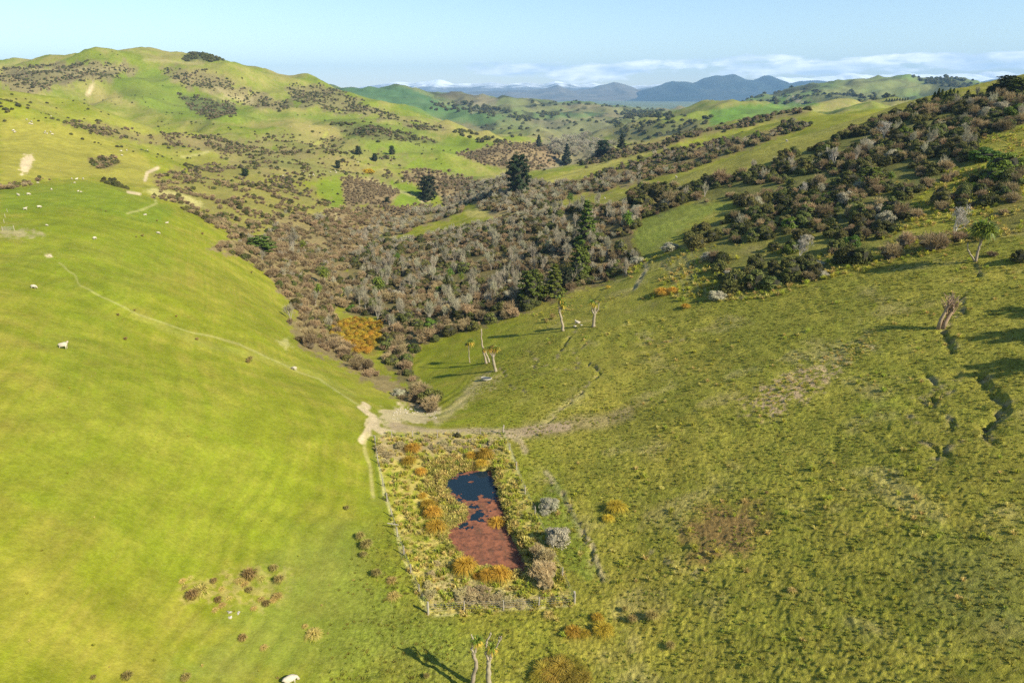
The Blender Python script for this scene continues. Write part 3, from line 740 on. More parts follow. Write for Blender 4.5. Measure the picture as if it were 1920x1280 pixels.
def ground_material():
    k = NT("pasture")
    at = k.n("ShaderNodeAttribute", attribute_name="tint"); ac = k.n("ShaderNodeAttribute", attribute_name="clump"); asn = k.n("ShaderNodeAttribute", attribute_name="scrub")
    g = k.n("ShaderNodeNewGeometry"); P = g.outputs["Position"]
    b = k.n("ShaderNodeBsdfPrincipled"); b.inputs["Roughness"].default_value = .95; b.inputs["Specular IOR Level"].default_value = .08
    f1 = k.noise(P, 1.9, 6, .74); f2 = k.noise(P, .28, 4, .6); f3 = k.noise(P, .035, 6, .62)
    def scale(v, lo, hi, a=.3, c=.7):
        m = k.n("ShaderNodeMapRange"); k.l(v, m.inputs["Value"]); m.inputs["From Min"].default_value = a; m.inputs["From Max"].default_value = c
        m.inputs["To Min"].default_value = lo; m.inputs["To Max"].default_value = hi; return m.outputs[0]
    # contrast of the sward grows with clumpiness
    lo = k.n("ShaderNodeMapRange"); k.l(ac.outputs["Fac"], lo.inputs["Value"]); lo.inputs["To Min"].default_value = .82; lo.inputs["To Max"].default_value = .56
    hi = k.n("ShaderNodeMapRange"); k.l(ac.outputs["Fac"], hi.inputs["Value"]); hi.inputs["To Min"].default_value = 1.17; hi.inputs["To Max"].default_value = 1.5
    m = k.n("ShaderNodeMapRange"); k.l(f1, m.inputs["Value"]); m.inputs["From Min"].default_value = .33; m.inputs["From Max"].default_value = .67
    k.l(lo.outputs[0], m.inputs["To Min"]); k.l(hi.outputs[0], m.inputs["To Max"])
    m2 = scale(f2, .84, 1.14); m3 = scale(f3, .86, 1.14)
    mu = k.n("ShaderNodeMath", operation='MULTIPLY'); k.l(m.outputs[0], mu.inputs[0]); k.l(m2, mu.inputs[1])
    mu2 = k.n("ShaderNodeMath", operation='MULTIPLY'); k.l(mu.outputs[0], mu2.inputs[0]); k.l(m3, mu2.inputs[1])
    vm = k.n("ShaderNodeVectorMath", operation='SCALE'); k.l(at.outputs["Color"], vm.inputs[0]); k.l(mu2.outputs[0], vm.inputs["Scale"])
    # straw-coloured flecks in the sward
    f4 = k.noise(P, 3.4, 3, .7)
    fl = k.ramp(f4, [(.56, (0, 0, 0, 1)), (.72, (1, 1, 1, 1))])
    fm = k.n("ShaderNodeMath", operation='MULTIPLY'); k.l(fl, fm.inputs[0]); k.l(scale(ac.outputs["Fac"], .12, .42, 0, 1), fm.inputs[1])
    c = k.mix(fm.outputs[0], vm.outputs[0], hx(.40, .34, .13))
    # scrub litter speckle
    f5 = k.noise(P, .55, 5, .7)
    sp = k.ramp(f5, [(.46, (0, 0, 0, 1)), (.60, (1, 1, 1, 1))])
    sm = k.n("ShaderNodeMath", operation='MULTIPLY'); k.l(sp, sm.inputs[0]); k.l(asn.outputs["Fac"], sm.inputs[1])
    f6 = k.noise(P, .14, 6, .72)
    sp6 = k.ramp(f6, [(.50, (0, 0, 0, 1)), (.60, (1, 1, 1, 1))])
    sm6 = k.n("ShaderNodeMath", operation='MULTIPLY'); k.l(sp6, sm6.inputs[0]); k.l(asn.outputs["Fac"], sm6.inputs[1])
    smx = k.n("ShaderNodeMath", operation='MAXIMUM'); k.l(sm.outputs[0], smx.inputs[0]); k.l(sm6.outputs[0], smx.inputs[1]); sm = smx
    sm2 = k.n("ShaderNodeMath", operation='MULTIPLY'); k.l(sm.outputs[0], sm2.inputs[0]); sm2.inputs[1].default_value = .6
    c = k.mix(sm2.outputs[0], c, hx(.07, .06, .03))
    k.l(c, b.inputs["Base Color"])
    bp = k.n("ShaderNodeBump"); bp.inputs["Distance"].default_value = .30
    bs = k.n("ShaderNodeMapRange"); k.l(ac.outputs["Fac"], bs.inputs["Value"]); bs.inputs["To Min"].default_value = .42; bs.inputs["To Max"].default_value = .8
    k.l(bs.outputs[0], bp.inputs["Strength"]); 
    fb = k.noise(P, 4.6, 5, .7)
    k.l(fb, bp.inputs["Height"]); k.l(bp.outputs[0], b.inputs["Normal"])
    k.l(b.outputs[0], k.o.inputs["Surface"])
    return k.m
me = grid_mesh("ground", XG, YG, ZG)
set_attr(me, "tint", col, 'FLOAT_COLOR'); set_attr(me, "clump", clump_amt(fx, fy)); set_attr(me, "scrub", rough_a)
ground = link(me, "ground", ground_material())
tag(ground, "hilly green pasture falling to a scrub filled gully", kind='structure')

# ------------------------------------------------------------------ far ranges
def range_material(name, c1, c2, snow=None):
    k = NT(name)
    g = k.n("ShaderNodeNewGeometry"); P = g.outputs["Position"]
    b = k.n("ShaderNodeBsdfPrincipled"); b.inputs["Roughness"].default_value = .95; b.inputs["Specular IOR Level"].default_value = .05
    f = k.noise(P, .0016, 7, .62)
    c = k.mix(k.ramp(f, [(.4, (0, 0, 0, 1)), (.62, (1, 1, 1, 1))]), hx(*c1), hx(*c2))
    if snow:
        s = k.n("ShaderNodeSeparateXYZ"); k.l(P, s.inputs[0])
        f2 = k.noise(P, .0022, 6, .65)
        mu = k.n("ShaderNodeMath", operation='MULTIPLY_ADD'); k.l(f2, mu.inputs[0]); mu.inputs[1].default_value = snow[1]; k.l(s.outputs["Z"], mu.inputs[2])
        m = k.n("ShaderNodeMapRange"); k.l(mu.outputs[0], m.inputs["Value"]); m.inputs["From Min"].default_value = snow[0]; m.inputs["From Max"].default_value = snow[0] + snow[2]
        c = k.mix(m.outputs[0], c, hx(.86, .88, .9))
    k.l(c, b.inputs["Base Color"]); k.l(b.outputs[0], k.o.inputs["Surface"])
    return k.m
def mountain_range(name, prof, Y, mat, label, depth, seed, rough=.22):
    """ridge with spurs on both sides; the crest follows the skyline of the photograph"""
    pts = []
    for px, py in prof:
        dx, f, u = ray(px, py); pts.append((dx / f * Y, CAM_H + u / f * Y))
    pts = np.array(pts)
    nx, ny = 900, 110
    x = np.linspace(pts[0, 0], pts[-1, 0], nx)
    zr = np.interp(x, pts[:, 0], pts[:, 1])
    kk = np.ones(3) / 3; zr = np.convolve(np.pad(zr, 1, mode='edge'), kk, 'valid')
    v = np.linspace(-1, 1, ny)
    X, V = np.meshgrid(x, v); base = -75.0
    H = zr[None, :] - base
    rid = 1 - 2 * np.abs(vnoise(X / (depth * .55), V * 1.3 + 3, seed)) ; rid2 = 1 - 2 * np.abs(vnoise(X / (depth * .22), V * 2.6, seed + 3))
    prof_ = (1 - np.abs(V)) ** 1.3
    rid3 = 1 - 2 * np.abs(vnoise(X / (depth * .10), V * 4.6, seed + 8))
    mod = 1 + (np.abs(V) ** .9) * (rid * rough * 3.6 + rid2 * rough * 2.6 + rid3 * rough * 1.3 - rough * 1.2)
    hi = 1 + .055 * vnoise(X / (depth * .09), V * 2, seed + 5)
    Zz = base + H * np.clip(prof_ * mod, 0, 1.0) * hi
    Zz = np.where(np.abs(V) > .999, base, Zz)
    m = grid_mesh(name, X, Y + V * depth + 0 * X, Zz)
    o = link(m, name, mat)
    tag(o, label, kind='structure'); return o
m_blue = range_material("mountain_forest", (.018, .034, .03), (.05, .058, .045))
m_brown = range_material("mountain_tussock", (.10, .09, .06), (.18, .15, .10))
m_snowA = range_material("mountain_snow", (.10, .10, .09), (.16, .15, .13), (330, 420, 130))
m_snowB = range_material("mountain_snow_far", (.12, .12, .11), (.2, .2, .18), (430, 300, 120))
mountain_range("mountain_range", [(1130,192),(1185,182),(1205,170),(1225,163),(1242,159),(1262,151),(1282,153),(1298,156),(1325,145),(1350,141),(1376,140),(1395,146),(1412,151),(1430,143),(1442,142),(1458,150),(1476,159),(1500,153),(1530,150),(1560,157),(1600,160),(1660,168),(1720,170),(1800,158),(1860,150),(1935,143),(2200,150),(2600,175)], 11000, m_blue,
               "dark blue forested mountain range beyond the valley", 1900, 5, .16)
mountain_range("mountain_range", [(700,190),(800,182),(880,172),(960,170),(1010,168),(1045,160),(1075,170),(1100,168),(1125,160),(1150,154),(1170,158),(1195,168),(1230,172),(1300,178)], 12500, m_brown,
               "brown hazy mountain with a rounded summit behind the green hills", 2400, 9, .16)
mountain_range("mountain_range", [(560,176),(640,170),(700,160),(745,153),(770,156),(800,153),(822,149),(850,156),(880,157),(920,155),(950,158),(985,155),(1020,158),(1040,152),(1060,155),(1080,159),(1110,155),(1150,162),(1200,160),(1260,158),(1320,160),(1400,158),(1440,148),(1460,144),(1500,147),(1560,143),(1590,136),(1612,140),(1640,142),(1665,139),(1690,134),(1712,139),(1750,140),(1800,138),(1830,140),(1855,133),(1880,135),(1900,140),(1990,136),(2200,150)], 16500, m_snowA,
               "snow capped mountain range on the horizon", 3200, 13, .14)

# ------------------------------------------------------------------ haze
HAZE_D = 6.4e-5
bm_co = [(-24000, -3000, -90), (24000, -3000, -90), (24000, 20500, -90), (-24000, 20500, -90), (-24000, -3000, 760), (24000, -3000, 760), (24000, 20500, 760), (-24000, 20500, 760)]
hm = bpy.data.meshes.new("haze")
hm.from_pydata(bm_co, [], [(0, 3, 2, 1), (4, 5, 6, 7), (0, 1, 5, 4), (1, 2, 6, 5), (2, 3, 7, 6), (3, 0, 4, 7)])
kz = NT("haze"); pv = kz.n("ShaderNodeVolumePrincipled")
pv.inputs["Color"].default_value = (.37, .655, 1.0, 1); pv.inputs["Density"].default_value = HAZE_D; pv.inputs["Anisotropy"].default_value = 0.0
kz.l(pv.outputs[0], kz.o.inputs["Volume"])
haze = link(hm, "haze", kz.m); haze['kind'] = 'stuff'; haze['label'] = 'pale blue haze over the far hills'

# ------------------------------------------------------------------ geometry builders
class Bag:
    """collects faces for one mesh; every face gets a material slot"""
    def __init__(self): self.v = []; self.f = []; self.m = []; self.n = 0
    def add(self, V, Fc, mi=0):
        V = np.asarray(V, float).reshape(-1, 3)
        self.v.append(V)
        for f in Fc: self.f.append(tuple(int(i) + self.n for i in f))
        self.m += [mi] * len(Fc); self.n += len(V)
    def quads(self, V, mi=0):
        V = np.asarray(V, float); k = V.shape[0]
        self.v.append(V.reshape(-1, 3))
        b = self.n + np.arange(k)[:, None] * 4 + np.arange(4)[None]
        self.f += [tuple(r) for r in b.tolist()]; self.m += [mi] * k; self.n += k * 4
    def tris(self, V, mi=0):
        V = np.asarray(V, float); k = V.shape[0]
        self.v.append(V.reshape(-1, 3))
        b = self.n + np.arange(k)[:, None] * 3 + np.arange(3)[None]
        self.f += [tuple(r) for r in b.tolist()]; self.m += [mi] * k; self.n += k * 3
    def ribbons(self, A, B, wa, wb, mi=0):
        A = np.asarray(A, float); B = np.asarray(B, float); d = B - A
        r = RNG.normal(size=A.shape); s = np.cross(d, r); s /= (np.linalg.norm(s, axis=1, keepdims=True) + 1e-9)
        wa = np.broadcast_to(wa, (len(A),))[:, None]; wb = np.broadcast_to(wb, (len(A),))[:, None]
        self.quads(np.stack([A - s * wa, A + s * wa, B + s * wb, B - s * wb], 1), mi)
    def tube(self, pts, rad, n=6, mi=0, cap=True):
        pts = [Vector(p) for p in pts]; rings = []
        for i, p in enumerate(pts):
            d = (pts[min(i + 1, len(pts) - 1)] - pts[max(i - 1, 0)]).normalized()
            a = d.cross(Vector((0.31, 0.95, 0.05))).normalized(); b = d.cross(a)
            rings.append([tuple(p + (a * math.cos(t) + b * math.sin(t)) * rad[i]) for t in [2 * math.pi * q / n for q in range(n)]])
        V = [v for r in rings for v in r]; Fc = []
        for i in range(len(pts) - 1):
            for q in range(n):
                Fc.append((i * n + q, i * n + (q + 1) % n, (i + 1) * n + (q + 1) % n, (i + 1) * n + q))
        if cap: Fc.append(tuple(range((len(pts) - 1) * n, len(pts) * n))); Fc.append(tuple(range(n - 1, -1, -1)))
        self.add(V, Fc, mi)
    def box(self, c, s, mi=0, M=None):
        V = [Vector((x * s[0] / 2, y * s[1] / 2, z * s[2] / 2)) for x in (-1, 1) for y in (-1, 1) for z in (-1, 1)]
        if M is not None: V = [M @ v for v in V]
        self.add([tuple(v + Vector(c)) for v in V], [(0, 1, 3, 2), (4, 6, 7, 5), (0, 4, 5, 1), (2, 3, 7, 6), (0, 2, 6, 4), (1, 5, 7, 3)], mi)
    def blob(self, c, r, seed=0, mi=0, nu=10, nv=7, amp=.25):
        V = []; Fc = []
        for j in range(nv + 1):
            ph = math.pi * j / nv
            for i in range(nu):
                th = 2 * math.pi * i / nu
                q = 1 + amp * math.sin(3 * th + seed + 2 * ph) * math.sin(ph) + amp * .6 * math.sin(5 * ph + seed * 2 + th)
                V.append((c[0] + r[0] * q * math.sin(ph) * math.cos(th), c[1] + r[1] * q * math.sin(ph) * math.sin(th), c[2] + r[2] * q * math.cos(ph)))
        for j in range(nv):
            for i in range(nu): Fc.append((j * nu + i, j * nu + (i + 1) % nu, (j + 1) * nu + (i + 1) % nu, (j + 1) * nu + i)[::-1])
        self.add(V, Fc, mi)
    def mesh(self, name, mats, smooth=False):
        me = bpy.data.meshes.new(name)
        me.from_pydata(np.concatenate(self.v).tolist(), [], self.f)
        for m in (mats if isinstance(mats, (list, tuple)) else [mats]): me.materials.append(m)
        me.polygons.foreach_set("material_index", np.array(self.m, np.int32))
        if smooth: me.polygons.foreach_set("use_smooth", np.ones(len(self.f), bool))
        me.update(); return me

def unit(n):
    v = RNG.normal(size=(n, 3)); return v / np.linalg.norm(v, axis=1, keepdims=True)
def leaf_quads(C, N, size, jit=.9):
    """little leaf sprays at C facing roughly along N"""
    n = len(C); N = N + jit * RNG.normal(size=N.shape) * .6
    N /= np.linalg.norm(N, axis=1, keepdims=True)
    a = np.cross(N, unit(n)); a /= np.linalg.norm(a, axis=1, keepdims=True) + 1e-9; b = np.cross(N, a)
    s = size * RNG.uniform(.6, 1.35, (n, 1)); t = s * RNG.uniform(.45, .8, (n, 1))
    return np.stack([C - a * s, C - b * t, C + a * s, C + b * t], 1)

# ---- materials of the plants
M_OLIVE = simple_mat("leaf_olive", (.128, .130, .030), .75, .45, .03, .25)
M_OLIVE_IN = simple_mat("leaf_shade_core", (.040, .038, .020), .9)  # dark colour of the light-blocking core added inside foliage
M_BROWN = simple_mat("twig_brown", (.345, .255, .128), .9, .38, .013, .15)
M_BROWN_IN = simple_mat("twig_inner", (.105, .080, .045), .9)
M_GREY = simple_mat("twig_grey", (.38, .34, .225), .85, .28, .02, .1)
M_GREY_IN = simple_mat("grey_shade_core", (.20, .175, .12), .9)
M_GREYBUSH = simple_mat("leaf_greygreen", (.42, .385, .24), .85, .2, .02, .2)
M_BARK = simple_mat("bark_grey", (.34, .30, .23), .9, .2, .01)
M_BARKD = simple_mat("bark_dark", (.075, .058, .042), .95)
M_PINE = simple_mat("needle_dark", (.032, .050, .018), .8, .25, .03, .15)
M_PINE2 = simple_mat("needle_green", (.120, .150, .022), .8, .25, .03, .2)
M_BRIGHT = simple_mat("leaf_bright", (.13, .19, .018), .6, .25, .03, .35, .3)
M_GORSE = simple_mat("gorse_flower", (.42, .27, .012), .8)
M_CABB = simple_mat("cabbage_leaf", (.20, .26, .03), .5, .25, .03, .35, .35)
M_CABD = simple_mat("cabbage_dead_leaf", (.52, .36, .05), .7, .15, .02, .3)
M_CTRUNK = simple_mat("cabbage_trunk", (.30, .265, .17), .9, .1, .01, 0, .1, 14, (.30, .23, .16))
M_DEAD = simple_mat("dead_wood", (.40, .30, .20), .9, .1, .01, 0, .1, 9, (.25, .15, .08))
M_RUSH = simple_mat("rush_orange", (.50, .32, .035), .7, .28, .018, .3)
M_RUSH_G = simple_mat("rush_base", (.22, .20, .035), .8, .2, .03, .2)
M_TUSS = simple_mat("tussock_straw", (.56, .44, .12), .8, .2, .02, .3)
M_REDT = simple_mat("tussock_brown", (.34, .25, .08), .8, .2, .02, .3)
M_GRASS = simple_mat("grass_tuft", (.26, .26, .035), .8, .3, .03, .3)
M_RANK = simple_mat("rank_grass", (.40, .40, .045), .8, .3, .03, .3)
M_WOOL = simple_mat("wool", (.56, .50, .38), .95, .06, .005, 0, .05, 18, (.42, .36, .26))
M_FACE = simple_mat("sheep_face", (.44, .37, .28), .8)
M_POST = simple_mat("weathered_post", (.42, .37, .28), .9, .15, .01, 0, .1, 20, (.28, .24, .18))
M_WIRE = simple_mat("fence_wire", (.30, .29, .27), .5, spec=.5)
M_STONE = simple_mat("pale_stone", (.50, .45, .36), .85, .15, .01, 0, .2, 7, (.34, .29, .22))
M_CONC = simple_mat("concrete", (.42, .39, .32), .85, 0, 0, 0, .2, 9, (.42, .38, .3))

# ---- shrub prototypes, about one metre in radius, base at z = 0
def evergreen_mesh(i, mat, inner, squash=.85, nl=2100, leaf=.075, name="evergreen_shrub", lobes=11, bottom=.0):
    b = Bag()
    b.blob((0, 0, .42 * squash), (.62, .62, .46 * squash), i, 1)  # solid dark core added within the leaves to block light
    cs = []
    for q in range(lobes):
        th = 2 * math.pi * (q + RNG.uniform(-.3, .3)) / lobes * 1.618; rr = RNG.uniform(.15, .68)
        cs.append((rr * math.cos(th * 2.4), rr * math.sin(th * 2.4), RNG.uniform(.35, .95) * squash * (1.15 - rr * .6), RNG.uniform(.26, .44)))
    for x, y, z, r in cs:
        n = nl // lobes; u = unit(n); u[:, 2] = np.abs(u[:, 2]) * .9 + u[:, 2] * .1 * (1 if bottom == 0 else 1)
        rad = r * RNG.uniform(.72, 1.06, (n, 1))
        C = np.array([x, y, z]) + u * rad * np.array([1, 1, .85])
        b.quads(leaf_quads(C, u, leaf), 0)
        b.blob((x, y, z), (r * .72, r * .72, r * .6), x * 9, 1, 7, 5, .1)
        b.ribbons(np.array([[0, 0, 0.]]), np.array([[x, y, z]]), .03, .015, 1)
    n = nl // 5; th = RNG.uniform(0, 2 * math.pi, n); zz = RNG.uniform(.05, .5, n) * squash
    C = np.stack([np.cos(th) * RNG.uniform(.6, .9, n), np.sin(th) * RNG.uniform(.6, .9, n), zz], 1)
    b.quads(leaf_quads(C, C * np.array([1, 1, .3]), leaf), 0)
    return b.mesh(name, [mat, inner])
def twiggy_mesh(i, mat, inner, h=1.25, n1=26, n2=16, w=.011, name="bare_shrub", spread=1.0, core=.42):
    """many stems fanning up from the ground, each ending in a broom of fine twigs"""
    b = Bag()
    A, B_, W = [], [], []
    for q in range(n1):
        th = RNG.uniform(0, 2 * math.pi); lean = RNG.uniform(.1, 1.15) * spread
        p = np.array([RNG.uniform(-.25, .25), RNG.uniform(-.25, .25), 0.]) * spread
        d = np.array([math.cos(th) * lean, math.sin(th) * lean, 1.0]); d /= np.linalg.norm(d)
        L = h * RNG.uniform(.55, .8) * (1 - .25 * (lean / 1.2) ** 2)
        mid = p + d * L * .6
        A.append(p); B_.append(mid); W.append(w * 1.8)
        tips = []
        for r in range(5):
            dd = d + RNG.normal(size=3) * .42; dd[2] = abs(dd[2]) + .05; dd /= np.linalg.norm(dd)
            t = mid + dd * L * RNG.uniform(.35, .6); A.append(mid); B_.append(t); W.append(w * 1.2); tips.append((t, dd))
        for t, dd in tips:
            k = n2
            e = dd + RNG.normal(size=(k, 3)) * .55; e /= np.linalg.norm(e, axis=1, keepdims=True)
            st = t - dd * L * RNG.uniform(0, .3, (k, 1))
            en = st + e * L * RNG.uniform(.15, .36, (k, 1))
            en[:, 2] = np.maximum(en[:, 2], .04)
            for a_, b_ in zip(st, en): A.append(a_); B_.append(b_); W.append(w)
    b.ribbons(np.array(A), np.array(B_), np.array(W), np.array(W) * .45, 0)
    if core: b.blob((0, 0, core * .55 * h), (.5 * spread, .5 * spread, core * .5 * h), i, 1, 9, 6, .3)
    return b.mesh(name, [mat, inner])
def bare_tree_meshes(i, mat, bark, upright=.8, h=5.0, n0=4, name="bare_tree", twigw=.016):
    """returns trunk with limbs, and the twig crown"""
    t = Bag(); A, B_, W = [], [], []
    def grow(p, d, L, r, lev):
        steps = 3; pts = [p.copy()]; q = p.copy(); dd = d.copy()
        for s in range(steps):
            dd = dd + RNG.normal(size=3) * .13; dd[2] += .10 * upright; dd /= np.linalg.norm(dd)
            q = q + dd * L / steps; pts.append(q.copy())
        if lev < 2: t.tube(pts, [r * (1 - .55 * k / steps) for k in range(steps + 1)], 5 if lev == 0 else 4)
        else:
            for a, c in zip(pts[:-1], pts[1:]): A.append(a); B_.append(c); W.append(max(r, twigw))
        if lev >= 4: return
        kids = (4, 4, 5, 4)[lev]
        for c in range(kids):
            f = RNG.uniform(.35, 1.0) * steps; k = min(int(f), steps - 1); o = pts[k] + (pts[k + 1] - pts[k]) * (f - k)
            e = dd + RNG.normal(size=3) * (.62 - .12 * upright); e[2] = abs(e[2]) * (.8 + .9 * upright); e /= np.linalg.norm(e)
            grow(o, e, L * RNG.uniform(.55, .78), r * .5, lev + 1)
    for c in range(n0):
        th = 2 * math.pi * c / n0 + RNG.uniform(-.4, .4); lean = RNG.uniform(.1, .55) * (1.4 - upright)
        grow(np.array([.12 * math.cos(th), .12 * math.sin(th), 0]), np.array([lean * math.cos(th), lean * math.sin(th), 1.]), h * .42, .10, 0)
    cr = Bag(); cr.ribbons(np.array(A), np.array(B_), np.array(W), np.array(W) * .6, 0)
    return t.mesh(name + "_trunk", [bark]), cr.mesh(name + "_crown", [mat])
def conifer_meshes(i, mat, bark, h=10., r=3., shape='cone', nl=5200, leaf=.26):
    t = Bag(); t.tube([(0, 0, -.3), (.05, 0, h * .5), (0, .05, h * .93)], [h * .028, h * .018, .03], 7)
    c = Bag(); n_b = 46
    for q in range(n_b):
        z = h * (.08 + .88 * (q / n_b)); th = q * 2.4 + RNG.uniform(-.3, .3)
        f = z / h
        if shape == 'cone': rr = r * (1.05 - f) ** .8 * RNG.uniform(.75, 1.12)
        else: rr = r * math.sqrt(max(.04, 1 - (max(0, f - .38) / .63) ** 2)) * (.72 + .28 * min(1, f / .25)) * RNG.uniform(.72, 1.1)
        d = np.array([math.cos(th), math.sin(th), .12 + .5 * f]); k = int(nl / n_b * (1.35 - .7 * f))
        s = RNG.uniform(.15, 1, (k, 1)) ** .6
        C = np.array([0, 0, z]) + d * rr * s + RNG.normal(size=(k, 3)) * np.array([.14, .14, .08]) * rr * (1.1 - .4 * s) + np.array([0, 0, -.12 * rr]) * s ** 2
        u = d[None] * .5 + np.array([0, 0, .8]) + unit(k) * .5
        c.quads(leaf_quads(C, u, leaf, 1.0), 0)
        t.ribbons(np.array([[0, 0, z]]), np.array([[0, 0, z]]) + d[None] * rr * .9, .06, .02, 0)
    kf = [(0, 0, h * f) for f in (.12, .3, .5, .7, .88)]
    rr_ = [r * .55, r * .62, r * .55, r * .4, r * .12] if shape == 'round' else [r * .5, r * .48, r * .34, r * .2, r * .05]
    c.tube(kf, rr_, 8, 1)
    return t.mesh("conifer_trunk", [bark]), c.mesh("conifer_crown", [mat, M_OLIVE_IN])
def tuft_blades(b, c, n=80, L=.75, w=.03, mi=0, droop=.45, up_bias=.15, lo=-.9):
    """sword leaves bursting from a point, bent at the middle"""
    u = unit(n); u[:, 2] = u[:, 2] * .5 + up_bias + .3 * RNG.uniform(lo, 1, n)
    u /= np.linalg.norm(u, axis=1, keepdims=True); Ls = L * RNG.uniform(.7, 1.1, (n, 1))
    c = np.asarray(c, float)[None]; m = c + u * Ls * .55; e = m + (u * np.array([1, 1, .7]) + np.array([0, 0, -droop])) * Ls * .5
    s = np.cross(u, np.array([[0, 0, 1.]])); s /= np.linalg.norm(s, axis=1, keepdims=True) + 1e-9
    b.quads(np.stack([c - s * w * .6, c + s * w * .6, m + s * w, m - s * w], 1), mi)
    b.tris(np.stack([m - s * w, m + s * w, e], 1), mi)
def fountain_mesh(name, mat, base, n=330, h=1.0, r=.85, w=.012, droop=.9, seedy=0):
    """a rush or tussock: blades rising and arching outward"""
    b = Bag()
    for lev, (k, mi) in enumerate(((n, 0), (n // 3, 1))):
        th = RNG.uniform(0, 2 * math.pi, k); lean = RNG.uniform(.05, 1, k) ** .7; hh = h * RNG.uniform(.65, 1.05, k) * (1 if lev == 0 else .55)
        d = np.stack([np.cos(th), np.sin(th), np.zeros(k)], 1)
        p0 = d * (.16 * r * lean)[:, None]
        p1 = d * (r * .42 * lean)[:, None] + np.array([0, 0, 1.]) * (hh * (.72 - .12 * lean))[:, None]
        p2 = d * (r * .80 * lean)[:, None] + np.array([0, 0, 1.]) * (hh * (1.0 - .35 * lean * droop))[:, None]
        p3 = d * (r * 1.05 * lean + .04)[:, None] + np.array([0, 0, 1.]) * (hh * (1.02 - .75 * lean * droop))[:, None]
        s = np.stack([-np.sin(th), np.cos(th), np.zeros(k)], 1)
        b.quads(np.stack([p0 - s * w, p0 + s * w, p1 + s * w, p1 - s * w], 1), mi)
        b.quads(np.stack([p1 - s * w, p1 + s * w, p2 + s * w * .7, p2 - s * w * .7], 1), mi)
        b.tris(np.stack([p2 - s * w * .7, p2 + s * w * .7, p3], 1), mi)
    b.blob((0, 0, .22 * h), (.42 * r, .42 * r, .28 * h), 1, 1, 9, 5, .15)
    return b.mesh(name, [mat, base])
def tuft_mesh(name, mat, n=26, h=.3, r=.22, w=.02):
    b = Bag()
    th = RNG.uniform(0, 2 * math.pi, n); lean = RNG.uniform(0, 1, n); hh = h * RNG.uniform(.5, 1, n)
    d = np.stack([np.cos(th), np.sin(th), np.zeros(n)], 1)
    p0 = d * (.3 * r * RNG.uniform(0, 1, n))[:, None] - np.array([0, 0, .03]); p1 = p0 + d * (.5 * r * lean)[:, None] + np.array([0, 0, 1.]) * (hh * .8)[:, None]
    p2 = p1 + d * (r * .6 * lean)[:, None] + np.array([0, 0, 1.]) * (hh * (.3 - .5 * lean))[:, None]
    s = np.stack([-np.sin(th), np.cos(th), np.zeros(n)], 1)
    b.quads(np.stack([p0 - s * w, p0 + s * w, p1 + s * w, p1 - s * w], 1), 0); b.tris(np.stack([p1 - s * w, p1 + s * w, p2], 1), 0)
    return b.mesh(name, [mat])

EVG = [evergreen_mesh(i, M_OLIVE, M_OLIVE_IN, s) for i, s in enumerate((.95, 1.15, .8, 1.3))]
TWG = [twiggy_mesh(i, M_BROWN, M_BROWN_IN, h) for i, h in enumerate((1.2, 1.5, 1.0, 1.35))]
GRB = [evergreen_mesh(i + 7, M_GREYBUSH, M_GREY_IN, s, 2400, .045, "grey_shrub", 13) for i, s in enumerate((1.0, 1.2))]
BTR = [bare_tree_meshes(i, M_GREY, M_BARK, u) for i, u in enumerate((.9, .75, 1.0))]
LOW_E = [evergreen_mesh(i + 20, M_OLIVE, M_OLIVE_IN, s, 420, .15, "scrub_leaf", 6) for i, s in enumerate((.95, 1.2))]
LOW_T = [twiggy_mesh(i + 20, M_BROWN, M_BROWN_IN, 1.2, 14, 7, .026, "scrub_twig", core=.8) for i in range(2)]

# ------------------------------------------------------------------ placing
def thing_empty(name, loc, rz=0, s=1.0):
    o = bpy.data.objects.new(name, None); COL.objects.link(o)
    o.location = loc; o.rotation_euler = (0, 0, rz); o.scale = (s, s, s) if not isinstance(s, tuple) else s
    o.empty_display_size = .3
    return o
def part(name, mesh, parent): return link(mesh, name, None, parent)
def place(name, mesh, x, y, s, rz=None, sink=.05, zs=1.0):
    z = float(gz(x, y)[0])
    o = bpy.data.objects.new(name, mesh); COL.objects.link(o)
    s3 = s if isinstance(s, tuple) else (s, s, s * zs)
    o.location = (x, y, z - sink * s3[2]); o.scale = s3; o.rotation_euler = (0, 0, RNG.uniform(0, 6.28) if rz is None else rz)
    return o
def place2(name, meshes, x, y, s, rz=None, names=("trunk", "crown"), sink=.1):
    z = float(gz(x, y)[0])
    e = thing_empty(name, (x, y, z - sink), RNG.uniform(0, 6.28) if rz is None else rz, s)
    for n_, m_ in zip(names, meshes): part(n_, m_, e)
    return e
def px_size(px, y, z=0):          # metres for a size in photograph pixels at distance y
    return px * (y * CP + (CAM_H - z) * SP) / F

